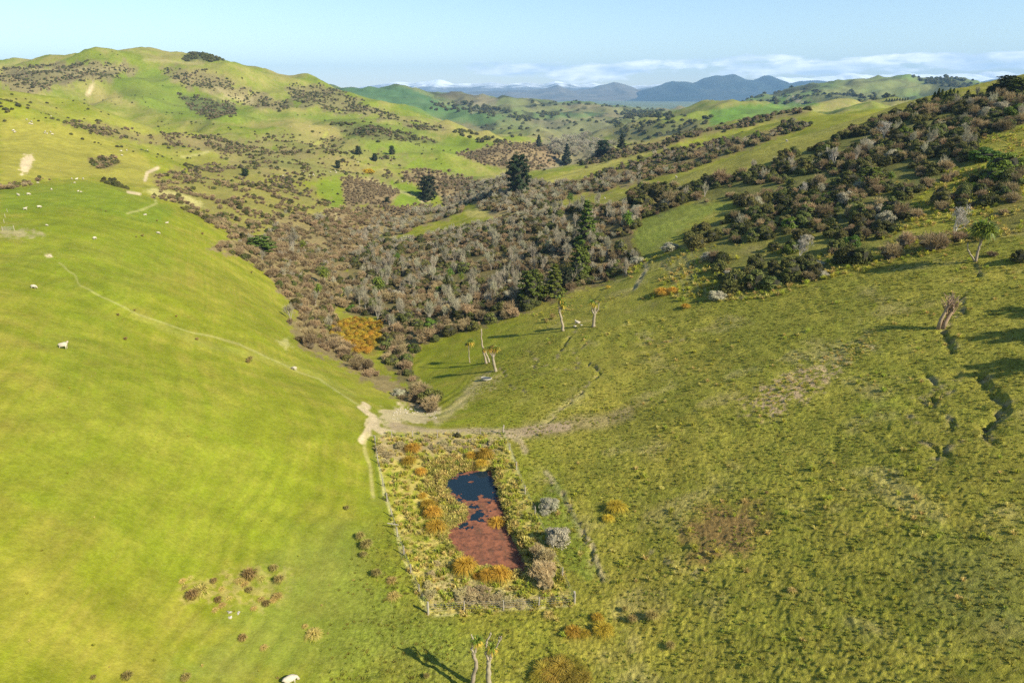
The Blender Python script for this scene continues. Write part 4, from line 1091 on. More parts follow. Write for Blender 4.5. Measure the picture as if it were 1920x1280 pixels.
def candidates(zones, step, ymax, jitter=.5, y0=None, keep=1.0, bright=None):
    """points on an uneven world lattice that fall inside a zone and are in sight"""
    outp = []
    for zn in zones:
        poly, a, b = Z[zn]
        p = np.array(poly, float)
        ys = []
        b2 = min(b, ymax); a2 = a if y0 is None else max(a, y0)
        if b2 <= a2: continue
        xs_all = []; 
        Yv = np.arange(a2, b2, step)
        tmin = (p[:, 0].min() - 960) / 1150; tmax = (p[:, 0].max() - 960) / 1150
        X0 = min(tmin * a2, tmin * b2); X1 = max(tmax * a2, tmax * b2)
        gx, gy = np.meshgrid(np.arange(X0, X1, step), Yv)
        gx = gx.ravel() + RNG.uniform(-jitter, jitter, gx.size) * step; gy = gy.ravel() + RNG.uniform(-jitter, jitter, gy.size) * step
        gy = np.maximum(gy, 20)
        zg = gz(gx, gy); qx, qy = project(gx, gy, zg)
        m = (qx > p[:, 0].min() - 5) & (qx < p[:, 0].max() + 5) & (qy > p[:, 1].min() - 5) & (qy < p[:, 1].max() + 5)
        gx, gy, zg, qx, qy = gx[m], gy[m], zg[m], qx[m], qy[m]
        if not len(gx): continue
        sd = poly_sd(p, qx, qy) + 5 * vnoise(gx / 6, gy / 6, 91) + 7 * vnoise(gx / 23, gy / 23, 93)
        m = sd < 0
        if keep < 1: m &= (.5 + .55 * vnoise(gx / 9, gy / 9, 92) + .5 * vnoise(gx / 27, gy / 27, 94) + RNG.uniform(-.14, .14, len(gx))) < keep
        gx, gy, zg, qx, qy = gx[m], gy[m], zg[m], qx[m], qy[m]
        # in sight: nothing of the ground stands before it
        ok = np.ones(len(gx), bool)
        for f in np.linspace(.3, .97, 24):
            zz = CAM_H + (zg + 1.2 - CAM_H) * f
            ok &= gz(gx * f, gy * f) < zz + .6
        outp.append(np.stack([gx[ok], gy[ok], zg[ok]], 1))
    return np.concatenate(outp) if outp else np.zeros((0, 3))

def scatter_stuff(name, pts, scl, protos, label, idx=None, zs=None):
    """uncountable growth: one object that instances plant meshes on points"""
    n = len(pts)
    me = bpy.data.meshes.new(name); me.vertices.add(n); me.vertices.foreach_set("co", np.asarray(pts, np.float32).ravel())
    me.update()
    set_attr(me, "scl", scl); set_attr(me, "rot", RNG.uniform(0, 6.28, n)); set_attr(me, "pick", RNG.integers(0, len(protos), n) if idx is None else idx, 'INT')
    o = link(me, name)
    ng = bpy.data.node_groups.new(name, 'GeometryNodeTree')
    ng.interface.new_socket("Geometry", in_out='INPUT', socket_type='NodeSocketGeometry')
    ng.interface.new_socket("Geometry", in_out='OUTPUT', socket_type='NodeSocketGeometry')
    gi = ng.nodes.new("NodeGroupInput"); go = ng.nodes.new("NodeGroupOutput")
    jn = ng.nodes.new("GeometryNodeJoinGeometry")
    for pr in reversed(protos):
        oi = ng.nodes.new("GeometryNodeObjectInfo"); oi.transform_space = 'ORIGINAL'
        oi.inputs["Object"].default_value = pr; oi.inputs["As Instance"].default_value = True
        ng.links.new(oi.outputs["Geometry"], jn.inputs[0])
    mp_ = ng.nodes.new("GeometryNodeMeshToPoints"); ng.links.new(gi.outputs[0], mp_.inputs["Mesh"])
    ip = ng.nodes.new("GeometryNodeInstanceOnPoints"); ip.inputs["Pick Instance"].default_value = True
    ng.links.new(mp_.outputs[0], ip.inputs["Points"]); ng.links.new(jn.outputs[0], ip.inputs["Instance"])
    def na(nm, typ='FLOAT'):
        a = ng.nodes.new("GeometryNodeInputNamedAttribute"); a.data_type = typ; a.inputs["Name"].default_value = nm; return a.outputs["Attribute"]
    ng.links.new(na("pick", 'INT'), ip.inputs["Instance Index"])
    cx = ng.nodes.new("ShaderNodeCombineXYZ"); ng.links.new(na("rot"), cx.inputs[2])
    e2r = ng.nodes.new("FunctionNodeEulerToRotation"); ng.links.new(cx.outputs[0], e2r.inputs[0]); ng.links.new(e2r.outputs[0], ip.inputs["Rotation"])
    ng.links.new(na("scl"), ip.inputs["Scale"])
    ng.links.new(ip.outputs[0], go.inputs[0])
    md = o.modifiers.new("scatter", 'NODES'); md.node_group = ng
    tag(o, label, kind='stuff')
    return o

# ---- single trees and bushes that stand out
def base_px(px, py):
    p = up(px, py); return p
def std(px, py, hpx):
    """foot point in the photograph and height in its pixels -> x, y, ground z, metres"""
    x, y, z = up(px, py)
    dep = y * CP + (CAM_H - z) * SP
    return x, y, z, hpx * dep / F / CP
CON_R = conifer_meshes(1, M_PINE, M_BARKD, 10, 3.6, 'round', 6400, .27)
CON_R2 = conifer_meshes(2, M_PINE, M_BARKD, 10, 4.2, 'round', 6000, .27)
CON_C = conifer_meshes(3, M_PINE, M_BARKD, 10, 3.0, 'cone', 5200, .26)
CON_G = conifer_meshes(4, M_PINE2, M_BARKD, 10, 2.6, 'cone', 6800, .24)
CON_G2 = conifer_meshes(5, M_PINE2, M_BARKD, 10, 3.2, 'round', 6400, .24)
def tree(kind, px, py, hpx, wpx, label, name="conifer", cat="tree", group=None, h0=10., r0=None):
    x, y, z, h = std(px, py, hpx)
    r = {id(CON_R): 3.6, id(CON_R2): 4.2, id(CON_C): 3.0, id(CON_G): 2.6, id(CON_G2): 3.2}[id(kind)]
    w = px_size(wpx, y, z) / 2 / r
    o = place2(name, kind, x, y, (w, w, h / 10.))
    return tag(o, label, cat, group)
tree(CON_R, 972, 364, 66, 46, "tall dark rounded conifer, the largest tree standing in the valley")
tree(CON_R2, 803, 376, 42, 38, "dark spreading conifer at the edge of the bright green paddock tip")
tree(CON_C, 1062, 310, 38, 22, "dark pointed conifer left of the tan grassy spur in the valley")
tree(CON_C, 1010, 276, 22, 14, "small dark pointed conifer beside the pale green knoll far down the valley")
tree(CON_R2, 1130, 292, 26, 28, "dark broad conifer behind the tan spur, right of the pointed one")
tree(CON_C, 1165, 280, 27, 20, "dark ragged conifer standing farthest right in the valley bottom")
tree(CON_G, 1098, 464, 86, 46, "tall light green conifer rising out of the grey thicket")
tree(CON_G2, 1086, 522, 60, 40, "yellow green conical tree directly below the tall light green conifer")
tree(CON_G, 1040, 558, 64, 46, "dense green conical tree at the lower edge of the thicket")
tree(CON_G2, 996, 568, 60, 52, "yellowish green bushy tree at the lower edge of the thicket, leftmost of the green ones")
tree(CON_R2, 1062, 540, 38, 26, "dark tree between two green conical trees at the thicket edge")
tree(CON_G2, 488, 474, 30, 52, "round dark green evergreen alone on the edge of the left hill", "round_evergreen")
tree(CON_G2, 1630, 352, 36, 46, "bright green round bush among brown scrub on the right hillside", "round_evergreen", "bush")
for a in [(735,290,15,13,'dark round tree on the bright slope above the brown patch'), (703,302,13,12,'small dark round tree just left of and below its neighbour on the green slope'),
          (672,290,14,14,'dark bush at the upper left of three round trees on the green slope'), (634,316,14,11,'dark small tree left of the yellow gorse'),
          (460,330,13,14,'dark round bush in the brown scrub on the left slope'), (726,382,12,10,'low dark tree below the brown patch')]:
    tree(CON_R2, a[0], a[1], a[2], a[3], a[4], "round_evergreen")
tree(CON_R2, 1884, 176, 30, 50, "dark pine clump on the skyline at the top of the right hill")
tree(CON_G2, 1908, 180, 30, 40, "broad green pine at the right end of the skyline")
tree(CON_C, 1812, 190, 20, 16, "small pine on the skyline left of the dark clump")
tree(CON_C, 1793, 188, 13, 12, "smallest pine on the skyline of the right hill")
for k in range(7):
    tree(CON_G, 1750 + k * 7, 190 - k % 3, 17 + (k * 5) % 7, 11, "young green pine in a row on the skyline", "young_pine", "tree", "young pines on the skyline of the right hill")
for k in range(9):
    tree(CON_G, 1662 + k * 5, 190 - k // 4, 5 + (k * 3) % 3, 5, "tiny pine in a row along the top of the tan spur", "young_pine", "tree", "tiny pines along the top of the tan spur")
# trees just outside the picture on the right, whose shadows reach in
for x, y, s in ((76, 66, 1.0), (74, 60, .8), (81, 73, 1.0), (86, 80, .9), (100, 97, .9), (118, 118, .9), (140, 134, 1.)):
    o = place2("conifer", CON_G2, x, y, s); tag(o, "green tree beyond the right edge that throws its shadow into view", "tree", "trees beyond the right edge")
g = place("gorse_bush", evergreen_mesh(40, M_GORSE, M_OLIVE_IN, .5, 1500, .09, "gorse_bush"), *up(690, 323)[:2], (7.0, 4.5, 4.0)); tag(g, "yellow flowering gorse bush on the green slope", "bush")

# bare pale trees
WHITE = bare_tree_meshes(11, simple_mat("twig_white", (.46, .41, .32), .8), simple_mat("bark_white", (.50, .45, .36), .8), .9, 5.0, 3, "bare_tree", .022)
def btree(ms, px, py, hpx, label, wide=1.0, group=None):
    x, y, z, h = std(px, py, hpx); s = h / 6.6
    return tag(place2("bare_tree", ms, x, y, (s * wide, s * wide, s)), label, "tree", group)
btree(WHITE, 1790, 440, 72, "leafless white branched tree beside the green crowned cabbage tree")
btree(WHITE, 1562, 310, 46, "leafless white branched tree high in the brown scrub on the right hill", .8)
btree(WHITE, 1655, 262, 46, "leafless white tree near the top of the right hill", 1.1)
btree(WHITE, 1505, 372, 42, "leafless pale tree in the middle of the brown scrub on the right hill", .8)
btree(WHITE, 1500, 480, 44, "leafless grey tree in the olive bushes at the foot of the right hill", 1.1)
btree(BTR[0], 598, 412, 18, "pale fluffy willow standing in the brown scrub below the green paddock", 2.2)
btree(BTR[1], 548, 470, 52, "leafless grey tree at the left edge of the gully", .7)
btree(BTR[2], 545, 600, 46, "leafless grey tree at the foot of the left hill", .8)

# ---- cabbage trees
def cabbage(px, py, hpx, limbs, label, tuftscale=1.0, green=True, name="cabbage_tree", base_r=.28, rz=0, mat=None, tip_r=.055):
    """limbs: list of polylines in units of the height; flags mark the limbs that carry a head of leaves"""
    x, y, z, h = std(px, py, hpx)
    e = thing_empty(name, (x, y, z - .1), rz)
    mat = mat or M_CTRUNK
    for li, (pts, r0, r1, head) in enumerate(limbs):
        b = Bag()
        P = [Vector(p) * h for p in pts]
        # smooth the polyline and roughen the bark
        Q = []
        for a, c in zip(P[:-1], P[1:]):
            for q in range(4): Q.append(a.lerp(c, q / 4) + Vector((random.uniform(-1, 1), random.uniform(-1, 1), 0)) * .012 * h * (1 if (Q and q) else 0))
        Q.append(P[-1])
        rad = [(r0 + (r1 - r0) * (i / (len(Q) - 1)) ** .7) * h * random.uniform(.9, 1.1) for i in range(len(Q))]
        if li == 0: rad[0] *= 1.5
        b.tube(Q, rad, 8)
        part("trunk" if li == 0 else "limb", b.mesh("cabbage_limb", [mat], True), e)
        if head:
            hb = Bag(); tip = Q[-1]
            L = head * tuftscale * 1.25
            tuft_blades(hb, tip, 90, L, L * .06, 0, .35, .25, -.2)
            tuft_blades(hb, tip, 60, L * .95, L * .06, 0 if head > 1.2 else 1, .9, -.25, -1.0)
            part("leaf_head", hb.mesh("leaf_head", [M_CABB, M_CABD]), e)
    tag(e, label, "tree")
    return e
# pair in the foreground, feet below the frame (h in units: left about 6 m)
cabbage(882, 1300, 140, [
    ([(0,0,0),(.03,0,.2),(.07,.0,.42),(.075,0,.56),(.055,0,.66)], .032, .020, 0),
    ([(.055,0,.66),(.03,0,.72),(.035,0,.78),(.06,0,.86),(.05,0,.90),(.03,0,.965)], .016, .008, 0),
    ([(.055,0,.66),(.08,.0,.74),(.10,0,.80),(.10,0,.86)], .016, .013, .55),
], "left of two tall cabbage trees at the bottom edge, with one yellow green leaf head", .95)
cabbage(916, 1300, 140, [
    ([(0,0,0),(.0,0,.25),(.01,0,.48),(.02,0,.58)], .040, .026, 0),
    ([(.02,0,.56),(-.03,0,.66),(-.02,0,.76),(-.01,0,.83),(.01,0,.90),(.035,0,.985)], .018, .010, 0),
    ([(.02,0,.58),(.035,0,.66),(.04,0,.75)], .020, .016, .6),
    ([(.02,0,.58),(.06,0,.66),(.10,0,.76),(.13,0,.83),(.155,0,.87),(.17,0,.93)], .014, .007, 0),
    ([(.13,0,.83),(.14,0,.92)], .008, .006, 0),
], "right of the two tall cabbage trees at the bottom edge, with several pale limbs", .95)
cabbage(1056, 620, 66, [
    ([(0,0,0),(-.04,0,.25),(-.10,0,.5),(-.12,0,.62)], .040, .028, 0),
    ([(-.12,0,.62),(-.14,0,.75),(-.10,0,.9)], .02, .016, 1.0),
    ([(-.11,0,.58),(-.06,0,.68),(-.03,0,.76)], .02, .015, .9),
    ([(-.06,0,.60),(.0,0,.68),(.0,0,.72)], .014, .012, .6),
], "leaning cabbage tree with yellow green heads, left of the stubby one")
cabbage(1113, 612, 50, [
    ([(0,0,0),(.0,0,.3),(.02,0,.5)], .065, .045, 0),
    ([(.02,0,.45),(-.08,0,.62),(-.10,0,.92)], .04, .02, .8),
    ([(.02,0,.48),(.04,0,.7),(.03,0,1.0)], .035, .02, .35),
    ([(.03,0,.48),(.12,0,.62),(.18,0,.95)], .035, .016, .3),
    ([(.0,0,.5),(.0,0,.75),(-.02,0,.85)], .03, .02, .7),
], "stubby thick trunked cabbage tree with few leaves, rightmost on the green slope")
cabbage(881, 680, 48, [([(0,0,0),(-.03,0,.3),(-.03,0,.6),(.03,0,.85)], .022, .014, .9), ([(-.03,0,.6),(-.10,0,.72)], .014, .01, .5)], "thin young cabbage tree left of the bare pole like trunk")
cabbage(912, 681, 66, [([(0,0,0),(-.05,0,.25),(-.10,0,.5),(-.13,0,.75),(-.12,0,.98)], .035, .015, 0), ([(.08,0,.03),(.04,0,.2),(-.05,0,.42)], .03, .02, .6)], "bare leaning dead cabbage trunk above the trough")
cabbage(930, 696, 52, [
    ([(0,0,0),(-.05,0,.2),(-.09,0,.42),(-.09,0,.6)], .055, .045, 0),
    ([(-.09,0,.55),(-.12,0,.75),(-.10,0,.95)], .035, .02, .35),
    ([(-.08,0,.55),(-.02,0,.72),(.02,0,.85)], .035, .02, .8),
    ([(-.09,0,.5),(-.18,0,.65),(-.2,0,.85)], .03, .018, .8),
], "thick cabbage tree with a ragged top standing nearest the trough")
cabbage(1829, 490, 68, [
    ([(0,0,0),(.0,0,.3),(.02,0,.5),(.0,0,.62)], .035, .028, 0),
    ([(.0,0,.6),(-.08,0,.75),(-.10,0,.85)], .02, .014, 1.5),
    ([(.01,0,.6),(.04,0,.78),(.05,0,.92)], .02, .014, 1.6),
    ([(.02,0,.55),(.12,.05,.7),(.16,.05,.82)], .02, .014, 1.5),
    ([(.02,0,.55),(.05,-.12,.7),(.06,-.15,.85)], .02, .014, 1.5),
    ([(.0,0,.6),(-.02,.1,.75),(-.02,.12,.9)], .02, .014, 1.5),
    ([(0,0,.0),(-.16,0,.18),(-.28,0,.34),(-.30,0,.5)], .025, .014, 0),
], "cabbage tree with a full green crown on the right hillside")
def dead_tree():
    x, y, z, h = std(1762, 616, 74)
    e = thing_empty("dead_tree", (x, y, z - .1), 0)
    stems = [([(-.04,0,0),(-.02,0,.25),(.06,0,.5),(.08,0,.62)], .05), ([(.06,0,0),(.10,0,.2),(.18,0,.42),(.22,0,.6)], .06), ([(0,.05,0),(.05,.05,.3),(.15,.06,.55)], .04)]
    for s_i, (pts, r) in enumerate(stems):
        b = Bag(); b.tube([Vector(p) * h for p in pts], [r * h * (1 - .5 * i / (len(pts) - 1)) for i in range(len(pts))], 7)
        part("trunk", b.mesh("dead_trunk", [M_DEAD], True), e)
        tip = Vector(pts[-1]) * h
        tb = Bag()
        for q in range(9):
            a = random.uniform(0, 6.28); l = random.uniform(.2, .4) * h
            p1 = tip - Vector((0, 0, random.uniform(0, .25) * h)); m = p1 + Vector((math.cos(a) * .3 * l, math.sin(a) * .3 * l, .5 * l)); e2 = m + Vector((math.cos(a + 1) * .4 * l, math.sin(a + 1) * .3 * l, .5 * l)); 
            tb.tube([p1, m, e2], [.016 * h, .010 * h, .004 * h], 4)
            tb.tube([m, m + Vector((math.cos(a - 1.2) * .35 * l, math.sin(a - 1.2) * .35 * l, .3 * l))], [.008 * h, .003 * h], 4)
        part("branches", tb.mesh("dead_branches", [M_DEAD]), e)
    tag(e, "dead bare tree with several twisted brown trunks on the right slope", "tree")
dead_tree()
# small leafy cabbage trees inside the gully
def small_cab():
    t = Bag(); t.tube([(0,0,0),(.1,0,1.4),(.05,.1,2.6)], [.16,.13,.09], 6)
    t.tube([(.1,0,1.4),(.5,.2,2.3)], [.1,.07], 5)
    c = Bag()
    for p in ((.05,.1,2.7),(.5,.2,2.4),(.1,-.4,2.1),(-.4,.1,1.9),(.2,.4,1.6)): tuft_blades(c, p, 60, .9, .06, 0, .5, .1)
    return t.mesh("cab_trunk", [M_CTRUNK], True), c.mesh("cab_crown", [M_CABB])
SCAB = small_cab()
for a in [(608,534,30,"young leafy cabbage tree left of the rushes, tallest there"), (598,556,22,"young cabbage tree directly below the tallest one left of the rushes"), (570,470,18,"young cabbage tree beside the round evergreen"),
          (1175,432,32,"bright green cabbage tree at the top corner of the green tongue"), (712,556,34,"pale green cabbage tree in the thicket just above the rushes"), (845,525,20,"green cabbage tree in the middle of the thicket"),
          (866,530,18,"small cabbage tree right of its neighbour in mid thicket"), (745,490,14,"small cabbage tree high in the grey thicket"), (1068,385,20,"green cabbage tree beside the tan spur"), (1026,470,16,"small cabbage tree left of the tall light conifer"),
          (1352,275,14,"bright cabbage tree in the upper brown band"), (1420,262,14,"bright cabbage tree farther right in the upper brown band"), (1670,345,20,"cabbage tree right of the bright round bush")]:
    x, y, z, h = std(a[0], a[1], a[2]); s = h / 3.2
    tag(place2("cabbage_tree", SCAB, x, y, s * 1.15), a[3], "tree")

# ------------------------------------------------------------------ pond
wm = NT("pond_water"); wb = wm.n("ShaderNodeBsdfPrincipled"); wb.inputs["Base Color"].default_value = hx(.010, .022, .032); wb.inputs["Roughness"].default_value = .05; wb.inputs["IOR"].default_value = 1.33
wg = wm.n("ShaderNodeNewGeometry"); wbp = wm.n("ShaderNodeBump"); wbp.inputs["Strength"].default_value = .02; wbp.inputs["Distance"].default_value = .03
wm.l(wm.noise(wg.outputs["Position"], 5, 2), wbp.inputs["Height"]); wm.l(wb.outputs[0], wm.o.inputs["Surface"])
cx_, cy_ = POND.mean(0)
wp = [((x - cx_) * 1.25 + cx_, (y - cy_) * 1.1 + cy_, WATER_Z) for x, y in POND]
wme = bpy.data.meshes.new("pond_water"); wme.from_pydata(wp, [], [tuple(range(len(wp)))]); 
water = link(wme, "pond_water", wm.m); tag(water, "dark still water of the small fenced pond", kind='structure')
am = NT("azolla"); ab = am.n("ShaderNodeBsdfPrincipled"); ab.inputs["Roughness"].default_value = .9; ab.inputs["Specular IOR Level"].default_value = .1
ag = am.n("ShaderNodeNewGeometry"); af = am.noise(ag.outputs["Position"], 1.6, 6, .7)
amap = am.n("ShaderNodeMapping"); amap.inputs["Scale"].default_value = (.8, .25, 1); am.l(ag.outputs["Position"], amap.inputs[0]); af2 = am.noise(amap.outputs[0], 1.0, 5, .7)
ac1 = am.mix(am.ramp(af, [(.36, (0, 0, 0, 1)), (.58, (1, 1, 1, 1))]), hx(.10, .045, .03), hx(.26, .10, .052))
ac2 = am.mix(am.ramp(af2, [(.52, (0, 0, 0, 1)), (.70, (.8, .8, .8, 1))]), ac1, hx(.11, .065, .038))
am.l(ac2, ab.inputs["Base Color"])
abp = am.n("ShaderNodeBump"); abp.inputs["Strength"].default_value = .5; abp.inputs["Distance"].default_value = .05; am.l(am.noise(ag.outputs["Position"], 9, 3), abp.inputs["Height"]); am.l(abp.outputs[0], ab.inputs["Normal"]); am.l(ab.outputs[0], am.o.inputs["Surface"])
step = .085
gx, gy = np.meshgrid(np.arange(POND[:, 0].min() - 1, POND[:, 0].max() + 1, step), np.arange(POND[:, 1].min() - 1, POND[:, 1].max() + 1, step))
cgx, cgy = gx[:-1, :-1] + step / 2, gy[:-1, :-1] + step / 2
qx, qy = project(cgx, cgy, WATER_Z)
sd = poly_sd(POND, cgx, cgy)
nz = fbm(cgx, cgy, 1.5, 4, 101, .6)
cover = -.75 + 1.05 * sstep(925, 945, qy + 8 * nz) + .6 * sstep(972, 1000, qy + 14 * nz)
cover = cover - .85 * np.exp(-((qx - 884 + 1.2 * (qy - 972)) / (9 + 6 * nz)) ** 2) * sstep(958, 968, qy) * (1 - sstep(990, 1004, qy)) - .5 * np.exp(-((qy - 962) / 5) ** 2) * np.exp(-((qx - 892) / 12) ** 2)
cover = cover + .9 * np.clip(1 - np.abs(sd) / .9, 0, 1) * (qy < 935) + .55 * np.exp(-((qx - 880) / 18) ** 2 - ((qy - 903) / 4) ** 2) + .6 * np.exp(-((qx - 903) / 5) ** 2 - ((qy - 916) / 5) ** 2)
keepf = (nz * 1.5 + cover > 0) & (sd < .9)
ii = np.arange(gx.size).reshape(gx.shape)
fq = np.stack([ii[:-1, :-1], ii[:-1, 1:], ii[1:, 1:], ii[1:, :-1]], -1)[keepf]
use = np.unique(fq); rem = np.full(gx.size, -1); rem[use] = np.arange(len(use))
azv = np.stack([gx.ravel()[use] + RNG.uniform(-.03, .03, len(use)), gy.ravel()[use] + RNG.uniform(-.03, .03, len(use)), WATER_Z + .02 + .018 * vnoise(gx.ravel()[use] / .4, gy.ravel()[use] / .4, 102)], 1)
azm = bpy.data.meshes.new("azolla_mat"); azm.from_pydata(azv.tolist(), [], rem[fq].tolist())
tag(link(azm, "floating_waterweed", am.m), "brick red mat of tiny floating fern covering the near half of the pond", kind='stuff')

# ------------------------------------------------------------------ rushes and tussocks
RUSH = [fountain_mesh("rush_clump", M_RUSH, M_RUSH_G, 420, h, .95, .014, 1.0) for h in (1.0, 1.15, .9)]
RUSHB = [fountain_mesh("brown_rush", M_REDT, M_RUSH_G, 260, 1.1, .6, .016, .6)]
TUSS = [fountain_mesh("straw_tussock", M_TUSS, M_RANK, 220, .8, .9, .018, 1.0) for _ in range(2)]
def rush(px, py, wpx, label, meshes=RUSH, name="rush_clump", cat="rush", group=None, hs=.85):
    p = up(px, py)
    s = px_size(wpx, p[1], p[2]) / 1.9 * 1.38
    return tag(place(name, meshes[RNG.integers(len(meshes))], p[0], p[1], (s, s, s * hs)), label, cat, group)
for a in [(774,845,30,"brown orange rush clump at the far left corner of the fenced pond area"), (766,868,28,"rush clump just below the far left corner clump inside the fence"), (789,887,22,"small orange rush clump left of the open water"),
          (909,858,32,"orange rush clump at the far right of the pond area"), (903,872,24,"low orange rush clump under the far right one"), (885,858,24,"dull rush clump left of the far right pair"), (793,932,18,"small rush clump at the top of the left row beside the pond"),
          (803,950,30,"second rush clump down the left row beside the pond"), (811,968,34,"third rush clump down the left row beside the pond"), (817,993,38,"large golden rush clump at the foot of the left row beside the pond"),
          (932,988,36,"round golden rush clump on the right bank between open water and red weed"), (914,984,26,"olive rush clump on the right bank touching the golden one"),
          (872,1070,44,"domed golden rush clump at the lower left corner of the pond"), (938,1084,40,"golden rush clump at the near edge of the pond"), (914,1084,32,"olive rush clump at the near edge of the pond, left of the golden one"),
          (895,1082,18,"small rush clump between the domed clump and the near edge clumps"), (958,996,14,"small yellow rush on the right bank of the red weed")]:
    rush(*a, group="rush clumps round the pond")
for a in [(470,1085,30,"largest brown rush clump of the patch on the lower left slope"), (362,1122,26,"brown rush clump at the left end of the patch on the lower left slope"), (378,1110,28,"brown rush clump with straw beside the left end of the patch"),
          (514,1070,18,"small brown rush at the upper right of the lower left patch"), (402,1092,14,"small dark rush above the middle of the lower left patch"), (524,1092,22,"rush clump at the right end of the lower left patch"),
          (468,1110,16,"small rush below the largest of the lower left patch"), (500,1135,16,"low rush at the lower right of the lower left patch"), (410,1128,16,"low rush just above the white stones"), (520,1120,16,"rush in the straw at the right of the lower left patch"), (490,1125,12,"dark little rush in the straw of the lower left patch"),
          (676,1010,24,"dark rush clump left of the pond fence"), (688,1028,32,"large brown rush clump left of the pond fence"), (682,1044,20,"low rush beneath the large brown clump left of the fence"), (706,1080,26,"round red brown rush left of the fence bottom"),
          (650,955,14,"tiny brown rush above the clumps left of the fence"), (588,1192,30,"straw brown rush below the lower left patch"), (572,1175,12,"dark small rush above the straw brown one"), (456,1200,18,"brown rush alone near the bottom left"), (495,1215,12,"small tan rush near the bottom left"),
          (240,1272,26,"rush clump at the bottom edge, leftmost"), (350,1275,20,"rush clump at the bottom edge, second from left"), (176,1272,14,"small rush at the bottom left edge"), (738,1120,24,"straw rush just outside the fence corner"), (735,1090,20,"straw rush outside the fence, above the corner one"),
          (1155,956,34,"orange brown tussock alone on the right slope"), (1140,975,20,"dark tussock under the orange one on the right slope"), (1074,1188,28,"olive rush near the lower fence corner, left of its row"), (1096,1190,20,"small olive rush second in the row below the fence corner"),
          (1130,1185,34,"broad olive rush third in the row below the fence corner"), (1120,1160,20,"dull rush above the broad olive one"), (1185,1165,24,"rush left of the rightmost brown one near the fence corner"), (1222,1162,34,"rightmost brown rush near the fence corner"), (1172,1145,18,"small rush above the pair near the fence corner"),
          (1256,1215,24,"brown rush alone right of the fence corner"), (1030,1155,22,"tan rush just outside the near fence line"), (1485,1108,16,"tan tuft alone on the lower right slope"), (800,1270,16,"low rush at the bottom edge left of the cabbage trees"), (1240,915,10,"tiny tan tuft upper right slope"),
          (1285,577,16,"orange tuft below the slip on the right slope"), (1240,552,26,"orange tussocks below the slip"), (1262,548,20,"orange tussock right of its pair below the slip"), (1140,540,10,"lone orange tuft near the thicket edge"), (1395,530,16,"orange tuft under the olive bushes"), (1420,520,14,"straw tuft beneath the olive bushes"),
          (1120,585,10,"tiny rush right of the leaning cabbage tree"), (1036,598,18,"red brown rush left of the leaning cabbage tree"), (1024,604,14,"small red brown rush farther left of the leaning cabbage tree"), (1437,925,9,"small dark tuft on the open right slope")]:
    rush(a[0], a[1], a[2] * (1.35 if (330 < a[0] < 530 and a[1] > 1060) else 1.1), a[3], TUSS if ("straw" in a[3] or "tan " in a[3]) else (RUSH[:1] if ("olive" in a[3] or "orange" in a[3]) else RUSHB), "brown_rush", "rush", "brown rushes scattered on the pasture", .75)
OLR = [fountain_mesh('rush_clump', simple_mat('rush_olive', (.34, .25, .035), .7, .3, .03, .3), M_RUSH_G, 420, 1.0, .95, .014, .8)]
for k, (dx, dy, w) in enumerate([(0,0,40),(-28,5,36),(24,6,36),(-14,14,38),(12,18,40),(36,18,30),(-38,18,28),(0,-12,30),(20,-10,26),(-20,-8,26)]):
    rush(1052 + dx * 1.15, 1255 + dy, w * 1.1, "green and orange rush in the big patch at the bottom edge", OLR, "rush_clump", "rush", "rushes of the big patch at the bottom edge", .6)
for k in range(16):
    rush(430 + RNG.uniform(-90, 100), 1100 + RNG.uniform(-25, 45), RNG.uniform(10, 20), "low straw coloured tuft among the brown rushes of the lower left slope", TUSS, "straw_tussock", "tussock", "straw tufts of the lower left rush patch", .5)
for a in [(236,637,8),(370,638,8),(470,677,14),(466,680,10),(268,444,7),(256,445,4),(295,415,5),(199,397,4),(190,395,3),(253,583,5),(222,592,7),(331,594,5),(380,440,6),(472,512,5)]:
    rush(a[0], a[1], a[2] * 1.3, "small dark brown tuft on the smooth left hill", RUSHB, "dark_tuft", "tuft", "dark tufts dotted over the left hill", .8)
# the rush bed in the gully
RB = [(622,604),(660,598),(716,606),(712,632),(708,650),(692,662),(660,660),(630,650),(620,625)]
pts = []
for k in range(4000):
    px, py = RNG.uniform(615, 720), RNG.uniform(596, 666)
    if poly_sd(RB, np.array([px]), np.array([py]))[0] < 0: pts.append((px, py))
    if len(pts) >= 420: break
world_p = []
for px, py in pts:
    p = up(px, py)
    if p and all((p[0] - q[0]) ** 2 + (p[1] - q[1]) ** 2 > .9 for q in world_p): world_p.append(p)
for p in world_p[:260]:
    s = RNG.uniform(.8, 1.25)
    tag(place("rush_clump", RUSH[RNG.integers(3)], p[0], p[1], (s, s, s * 1.0)), "golden rush in the dense rush bed on the gully floor", "rush", "rush bed on the gully floor")

# ------------------------------------------------------------------ shrubs round the pond
def bush(mesh, px, py, wpx, hs, label, name, cat="shrub", ratio=1.0, group=None):
    p = up(px, py); s = px_size(wpx, p[1], p[2]) / 2.0
    return tag(place(name, mesh, p[0], p[1], (s, s * ratio, s * hs)), label, cat, group)
bush(GRB[0], 1030, 952, 46, .9, "smaller grey leafed shrub beside the fence, upper of two", "grey_shrub")
bush(GRB[1], 1046, 1016, 56, .9, "larger grey leafed shrub beside the fence, lower of two", "grey_shrub")
bush(GRB[0], 1022, 962, 26, .7, "low grey side shoot under the smaller grey shrub", "grey_shrub")
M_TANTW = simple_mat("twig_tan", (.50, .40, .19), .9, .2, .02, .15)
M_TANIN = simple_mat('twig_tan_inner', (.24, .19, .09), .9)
BRAM = [twiggy_mesh(30, M_TANTW, M_TANIN, .9, 34, 18, .010, "bramble", 1.25), twiggy_mesh(31, M_TANTW, M_TANIN, 1.2, 34, 18, .010, "bramble", 1.1)]
